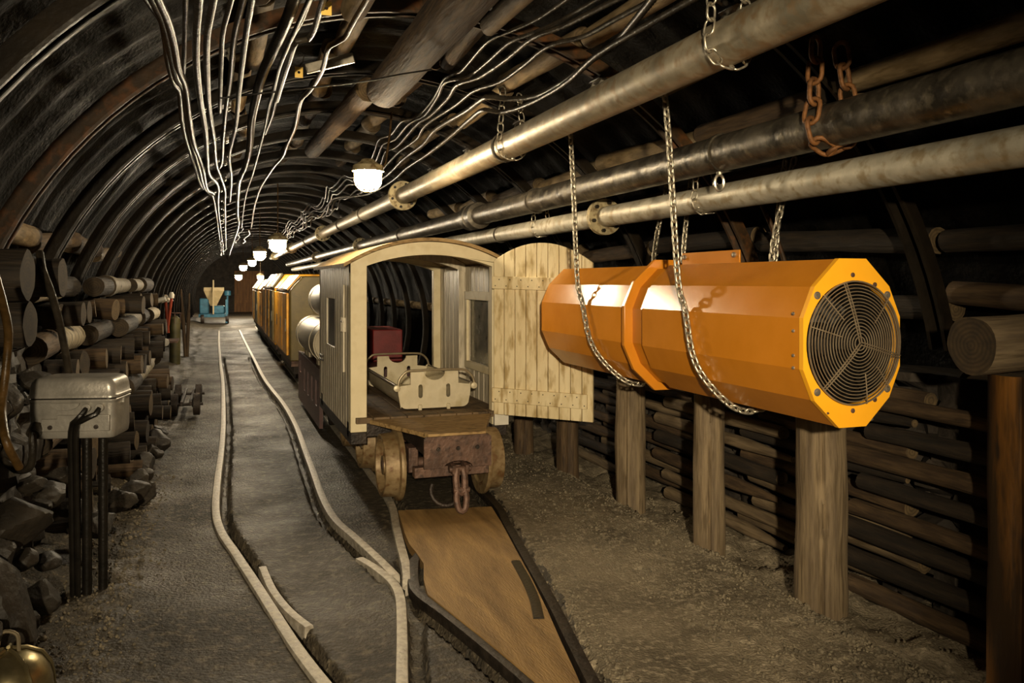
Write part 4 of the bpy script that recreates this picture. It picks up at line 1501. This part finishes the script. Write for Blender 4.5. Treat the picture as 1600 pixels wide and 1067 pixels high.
# ================================================================ STRETCHER
sx0, sx1, sy0, sy1, sz0 = 1.075, 1.565, 5.30, 6.52, .468
sxm = (sx0 + sx1) / 2
strt = thing('stretcher', 'pale metal basket stretcher lying on the mine car floor', 'stretcher', (sxm, sy0, sz0))
def endpanel(y, flip):
    w = (sx1 - sx0) / 2
    ol = [(-w + .02, .015)] + arc2(-w + .06, .05, .045, .04, 200, 270, 4)[1:] + arc2(w - .06, .05, .045, .04, 270, 340, 4) + [(w - .005, .1), (w, .155), (w - .085, .165), (w - .085, .245)]
    ol += [(.075, .245)] + arc2(0, .245, .07, .055, 0, -180, 10) + [(-.075, .245)]
    ol += [(-w + .085, .245), (-w + .085, .165), (-w, .155), (-w + .005, .1)]
    holes = []
    for hx in (-.095, .09):
        holes.append(arc2(hx, .15, .014, .014, 0, 180, 6) + arc2(hx, .09, .014, .014, 180, 360, 6))
    e = plate('end_panel', [ol] + holes, .014, lambda p, q, v: Vector((sxm + p, y + v + (q - .1) * .04 * flip, sz0 + q)), M['alu'], strt)
    yy = y - .03 * flip
    pts = [(sxm - w + .0, yy, sz0 + .15), (sxm - w + .005, yy, sz0 + .20), (sxm - w + .05, yy, sz0 + .25), (sxm - w + .1, yy, sz0 + .258), (sxm, yy, sz0 + .26), (sxm + w - .1, yy, sz0 + .258), (sxm + w - .04, yy, sz0 + .248), (sxm + w + .005, yy, sz0 + .205), (sxm + w + .018, yy, sz0 + .155)]
    mb = MB()
    mb.tube(smooth_path(pts, .02), .0085, 10)
    hd = mb.build('carry_handle', M['alu_tube'], strt)
    for s_ in (-1, 1):
        mb = MB()
        c = Vector((sxm + s_ * (w + .012), yy, sz0 + .148))
        mb.lathe([(0, -.018), (.02, -.014), (.024, 0), (.02, .014), (0, .018)], c, (0, 1, 0), 16)
        mb.build('grip_knob', M['alu'], hd)
    for hx in (-.1, .09):
        mb = MB()
        mb.box(sxm + hx - .012, sxm + hx + .012, y - .022 if flip > 0 else y, y if flip > 0 else y + .022, sz0 - .002, sz0 + .035)
        mb.build('foot', M['alu'], strt, bevel=.004)
    return e
endpanel(sy0, 1)
endpanel(sy1, -1)
prof_t = [(sx0, .155), (sx0 + .01, .08), (sx0 + .035, .03), (sx0 + .08, .012), (sx1 - .08, .012), (sx1 - .035, .03), (sx1 - .01, .08), (sx1, .155)]
ol = prof_t + [(p + (.006 if p < sxm else -.006), q + .008) for p, q in reversed(prof_t)]
mb = MB()
mb.prism(ol, lambda p, q, s_: (p, sy0 + .008 + (sy1 - sy0 - .016) * s_, sz0 + q))
mb.build('trough', M['alu'], strt, angle=50)
for x in (sx0 - .006, sx1 + .006):
    mb = MB()
    mb.cyl((x, sy0 + .01, sz0 + .158), (x, sy1 - .01, sz0 + .158), .011, 12)
    mb.build('side_rail', M['steel'], strt)

# ================================================================ COMPRESSOR TRUCK
cy0, cy1 = 7.15, 9.15
cmp_ = thing('compressor_truck', 'maroon compressor truck with two steel tanks behind the wooden mine car', 'compressor', (1.25, cy0, 0))
def bar(ob, name, mt, *a, parent=None, bevel=.004):
    mb = MB()
    mb.box(*a)
    return mb.build(name, M[mt], parent or ob, bevel=bevel)
fy = [(cy0, .06), (cy1, .06), (cy1, .56), (cy0, .56)]
slots = [[(cy0 + q, .22), (cy0 + q + .14, .22), (cy0 + q + .14, .44), (cy0 + q, .44)] for q in (.2, .55, .9, 1.25)] + [[(cy1 - .3, .36), (cy1 - .12, .36), (cy1 - .12, .48), (cy1 - .3, .48)]]
plate('frame_plate', [fy] + slots, .03, lambda p, q, w: Vector((.80 + w, p, q)), M['maroon'], cmp_)
bar(cmp_, 'bed', 'maroon', .82, 1.7, cy0, cy1, .46, .55)
bar(cmp_, 'motor_cover', 'red', 1.34, 1.62, 7.75, 8.4, .55, .85, bevel=.01)
bar(cmp_, 'bulkhead', 'maroon', 1.0, 1.30, 9.0, 9.1, .55, 1.15)
for nm, X, Z, r, y0, y1 in (('tank', .93, .76, .185, 7.3, 9.1), ('tank', 1.0, 1.12, .165, 7.25, 8.7)):
    mb = MB()
    mb.lathe([(0, .012), (r * .9, .012), (r * .92, 0), (r * .985, 0), (r, .02), (r, y1 - y0 - .07), (r * .93, y1 - y0 - .025), (r * .6, y1 - y0 + .005), (0, y1 - y0 + .02)], (X, y0, Z), (0, 1, 0), 36)
    tk = mb.build(nm, M['steel'], cmp_, angle=40)
    for q in (y0 + .3, y1 - .3):
        mb = MB()
        mb.lathe([(r * 1.0, 0), (r * 1.03, 0), (r * 1.03, .04), (r, .04)], (X, q, Z), (0, 1, 0), 36)
        mb.build('strap', M['steel'], tk)
for q in (7.4, 7.65, 8.5, 8.75):
    mb = MB()
    mb.cyl((.84, q, .55), (.84, q, .70), .028, 12)
    mb.lathe([(0, .0), (.04, 0), (.04, .02), (0, .02)], (.84, q, .62), (0, 0, 1), 12)
    mb.build('valve', M['steel'], cmp_)
for q in (7.5, 8.7):
    for x, s_ in ((.999, -1), (1.501, 1)):
        mb = MB()
        mb.lathe([(0, 0), (.21, 0), (.21, .015), (.185, .02), (.185, .09), (0, .09)], (x, q, .215), (s_, 0, 0), 32)
        mb.build('wheel', M['iron_dark'], cmp_)

# ================================================================ YELLOW TRAIN
def ycar(label, y0, y1, xa, xb, zb, zs, zt, mts, doors, name='train_car'):
    root = thing(name, label, 'train car', ((xa + xb) / 2, y0, 0), 'yellow train cars')
    c = .16
    ol = [(xa, zb), (xa, zs), (xa + c, zt), (xb - c, zt), (xb, zs), (xb, zb)]
    mb = MB()
    mb.prism(ol, lambda p, q, s_: (p, y0 + (y1 - y0) * s_, q))
    mb.build('car_body', M[mts[0]], root, bevel=.015)
    for i, (a, b, mt) in enumerate(doors):
        mb = MB()
        mb.box(xa - .03, xa - .001, a, b, zb + .06, zs - .04)
        dr = mb.build('side_door', M[mt], root, bevel=.006)
        mb = MB()
        mb.cyl((xa - .035, a + .06, (zb + zs) / 2 - .08), (xa - .035, a + .06, (zb + zs) / 2 + .08), .01, 8)
        mb.build('handle', M['zinc'], dr)
        mb = MB()
        mb.prism([(xa - .012, zs - .0), (xa + c - .012, zt + .0), (xa + c - .03, zt + .02), (xa - .03, zs + .015)], lambda p, q, s_: (p, a + (b - a) * s_, q))
        mb.build('roof_hatch', M[mt], root)
    mb = MB()
    mb.box(xa + .02, xb - .02, y0 + .05, y1 - .05, zb - .07, zb)
    mb.build('sill', M['iron'], root)
    for q in (y0 + .5, y1 - .5):
        for x, s_ in ((.999, -1), (1.501, 1)):
            mb = MB()
            mb.lathe([(0, 0), (.2, 0), (.2, .015), (.17, .02), (.17, .08), (0, .08)], (x, q, .2), (s_, 0, 0), 24)
            mb.build('wheel', M['iron_dark'], root)
    mb = MB()
    mb.box(.88, 1.62, y0 + .2, y1 - .2, .12, zb - .07)
    mb.build('underframe', M['iron_dark'], root)
    return root
ycar('first yellow train car behind the compressor, with an olive near end', 10.75, 13.5, .82, 1.74, .30, 1.19, 1.37, ('olive', 'yellow'), [(10.95, 11.7, 'yellow'), (11.85, 12.55, 'yellow'), (12.7, 13.35, 'yellow')])
ycar('second yellow train car, bright flank in the middle of the train', 13.85, 17.4, .82, 1.74, .28, 1.2, 1.42, ('yellow', 'yellow'), [(14.05, 14.9, 'olive'), (15.1, 16.0, 'yellow'), (16.3, 17.2, 'yellow')])
ycar('third and farthest yellow train car', 17.8, 23.4, .82, 1.74, .3, 1.12, 1.33, ('yellow', 'yellow'), [(18.2, 19.6, 'yellow'), (20.0, 21.6, 'olive'), (22, 23.1, 'yellow')])

# ================================================================ BLUE MACHINE AT THE END
bm_ = thing('concrete_pump', 'blue machine with a beige hopper at the far end of the tunnel', 'machine', (-.2, 27.6, 0))
ox, oy = -.22, 27.6
bar(bm_, 'chassis', 'blue', ox - .42, ox + .45, oy - .35, oy + .5, .2, .3)
bar(bm_, 'engine_housing', 'blue', ox - .40, ox - .12, oy - .2, oy + .3, .3, .78, bevel=.03)
bar(bm_, 'gearbox', 'blue', ox - .05, ox + .35, oy - .3, oy + .2, .3, .55, bevel=.04)
mb = MB()
mb.loft([[Vector((ox - .08, oy - .12, .55)), Vector((ox + .1, oy - .12, .55)), Vector((ox + .1, oy + .12, .55)), Vector((ox - .08, oy + .12, .55))],
         [Vector((ox - .27, oy - .3, 1.02)), Vector((ox + .32, oy - .3, 1.02)), Vector((ox + .32, oy + .3, 1.02)), Vector((ox - .27, oy + .3, 1.02))],
         [Vector((ox - .27, oy - .3, 1.12)), Vector((ox + .32, oy - .3, 1.12)), Vector((ox + .32, oy + .3, 1.12)), Vector((ox - .27, oy + .3, 1.12))]])
mb.build('hopper', M['hopper'], bm_, smooth=False)
bar(bm_, 'mast', 'hopper', ox - .015, ox + .03, oy - .4, oy - .36, .3, 1.35)
mb = MB()
mb.cyl((ox + .42, oy, .3), (ox + .42, oy, .95), .03, 10).lathe([(0, 0), (.1, .02), (.1, .16), (0, .18)], (ox + .42, oy, .85), n=16)
mb.build('motor', M['blue'], bm_)
bar(bm_, 'guard_frame', 'blue', ox + .36, ox + .42, oy - .42, oy - .36, .02, .75)
for x in (-.36, .36):
    mb = MB()
    mb.lathe([(0, 0), (.14, 0), (.15, .02), (.15, .08), (.14, .1), (0, .1)], (ox + x, oy - .3, .15), (1, 0, 0), 20)
    mb.build('wheel', M['iron_dark'], bm_)

# ================================================================ TOOLS ALONG THE LEFT WALL, FAR
def T(px, py, x):
    return on_x(px, py, x)
p = Vector((-.66, 13.7, 0))
root = thing('pressure_tank', 'upright olive tank standing beside the tools at the left wall', 'tank', p)
mb = MB()
mb.lathe([(.09, 0), (.095, .02), (.08, .03), (.08, .68), (.07, .74), (.03, .78), (.0, .785)], p, n=24)
mb.build('tank_body', M['olive_tank'], root)
mb = MB()
mb.tube([p + Vector((.085 * math.cos(2 * PI * k / 20), .085 * math.sin(2 * PI * k / 20), .82)) for k in range(20)], .008, 6, closed=True)
for k in range(4):
    a = 2 * PI * k / 4
    mb.cyl(p + Vector((.08 * math.cos(a), .08 * math.sin(a), .66)), p + Vector((.085 * math.cos(a), .085 * math.sin(a), .82)), .006, 6)
mb.build('carry_ring', M['iron'], root)
# shelf plank with two white lamps
a, b = Vector((-.98, 12.8, .475)), Vector((-.58, 12.8, .475))
mb = MB()
mb.box(-1.0, -.56, 12.3, 12.9, .46, .485)
tag(mb.build('shelf_board', M['iron']), 'narrow dark board shelf jutting from the left wall beside the tank', 'shelf')
for (px, py, lab) in ((250, 513, 'upper white round lamp on the shelf at the left wall'), (258, 535, 'lower white round lamp below the shelf at the left wall')):
    c = on_y(px, py, 12.2)
    root = thing('round_lamp', lab, 'lamp', c, 'white lamps at the left wall')
    mb = MB()
    mb.lathe([(0, -.03), (.04, -.025), (.055, 0), (.05, .02), (0, .03)], c, (.3, -1, 0), 20)
    mb.build('lamp_face', M['white'], root)
    mb = MB()
    mb.lathe([(.05, .0), (.058, .0), (.05, .09), (0, .1)], c + Vector((0, .02, 0)), (-.2, 1, 0), 20)
    mb.build('lamp_shell', M['iron_dark'], root)
for i, (x0, y0, x1, y1, mt, lab) in enumerate([(259, 470, 263, 520, 'red_rod', 'left red hammer drill hung at the left wall'), (268, 466, 261, 520, 'red_rod', 'right red hammer drill with white head at the left wall')]):
    a, b = on_y(x0, y0, 13.0), on_y(x1, y1, 13.0)
    root = thing('hammer_drill', lab, 'drill', b, 'drills at the left wall')
    mb = MB()
    mb.cyl(a, b, .02, 10)
    mb.build('drill_body', M[mt], root)
    mb = MB()
    mb.lathe([(0, 0), (.035, .0), (.04, .05), (.02, .09), (0, .09)], a, (0, 0, 1), 12)
    mb.build('drill_head', M['white'], root)
for i, (x0, y0, x1, y1, lab) in enumerate([(283, 452, 290, 515, 'pale wooden stake leaning at left wall right of the tank'), (296, 458, 292, 512, 'second wooden stake leaning at the left wall')]):
    a, b = on_y(x0, y0, 15.2), on_y(x1, y1, 15.2)
    b2 = Vector((b.x, b.y, .0))
    tag(put_log('wooden_stake', b2, a, .03, 'wood', 'log_end', 950 + i, k=8, n=10, tip=3), lab, 'stake')
for i, px in enumerate((246, 252, 259)):
    c = on_x(px, 470, -.80)
    tag(put_log('insulator', c, c + Vector((.1, 0, .03)), .035, 'white', 'white', 960 + i, k=3, n=12), 'small white knob at the left wall, %s from the left' % ORD[i], 'knob', 'white knobs at the left wall')

# ================================================================ SMALL TROLLEY BY THE CRIB
tr = thing('small_trolley', 'low iron trolley with small wheels beside the log crib', 'trolley', (-.28, 8.9, .03))
for y_ in (8.55, 9.35):
    mb = MB()
    mb.cyl((-.46, y_, .125), (-.16, y_, .125), .014, 10)
    mb.build('axle', M['iron_dark'], tr)
    for x in (-.42, -.22):
        mb = MB()
        mb.lathe([(0, -.0), (.03, -.01), (.03, 0), (.09, 0), (.105, .005), (.105, .06), (.09, .065), (0, .06)], (x - .03, y_, .125), (1, 0, 0), 28)
        mb.build('wheel', M['iron_dark'], tr)
for x in (-.36, -.28):
    bar(tr, 'side_bar', 'iron_dark', x, x + .025, 8.4, 9.5, .13, .17)

# small tags on the roof cables, pale strip painting a lit rib flange
for i, (px, py, rad, lab) in enumerate([(510, 13, 1.62, 'small yellow tag hanging from a roof cable at top'), (467, 113, 1.62, 'small yellow tag hanging left of the crown log')]):
    c = on_arch(px, py, rad)
    root = thing('cable_tag', lab, 'tag', c, 'yellow cable tags')
    plate('tag_plate', [[(-.016, -.022), (.016, -.022), (.016, .022), (-.016, .022)], arc2(0, 0, .006, .006, 0, 330, 10)], .003, lambda p, q, w: c + Vector((p, w, q)), M['tag'], root)
    mb = MB()
    mb.tube(smooth_path([c + Vector((0, 0, .02)), c + Vector((.02, 0, .07)), arch(math.degrees(math.atan2(c.z - ACZ, c.x - ACX)), 1.74, c.y)], .02), .0025, 5)
    mb.build('tag_wire', M['cable_black'], root)
a, b = on_arch(478, 108, 1.70), on_arch(553, 90, 1.70)
mb = MB()
mb.beam(a, b, .02, .045)
tag(mb.build('lit_flange_strip', M['zinc'], bevel=.003), 'pale strip standing in for a lit rib flange left of the crown log', 'strap')

# ================================================================ WORLD, CAMERA, VIEW
w = bpy.data.worlds.new('mine_dark')
SC.world = w
w.use_nodes = True
w.node_tree.nodes['Background'].inputs['Color'].default_value = (1, .85, .65, 1)
w.node_tree.nodes['Background'].inputs['Strength'].default_value = .004

cam = bpy.data.cameras.new('camera')
co = bpy.data.objects.new('camera', cam)
COL.objects.link(co)
co.location = (0, 0, CAM_H)
co.rotation_euler = (PI / 2, 0, -YAW)
cam.sensor_fit = 'HORIZONTAL'
cam.sensor_width = 36
cam.lens = FOC / 1600 * 36
cam.shift_y = -(533.5 - HORIZON) / 1600
cam.clip_start = .02
SC.camera = co
SC.view_settings.view_transform = 'Standard'
SC.view_settings.look = 'None'
SC.view_settings.gamma = 1
SC.view_settings.exposure = 1.0
SC.cycles.use_denoising = True
SC.cycles.max_bounces = 8
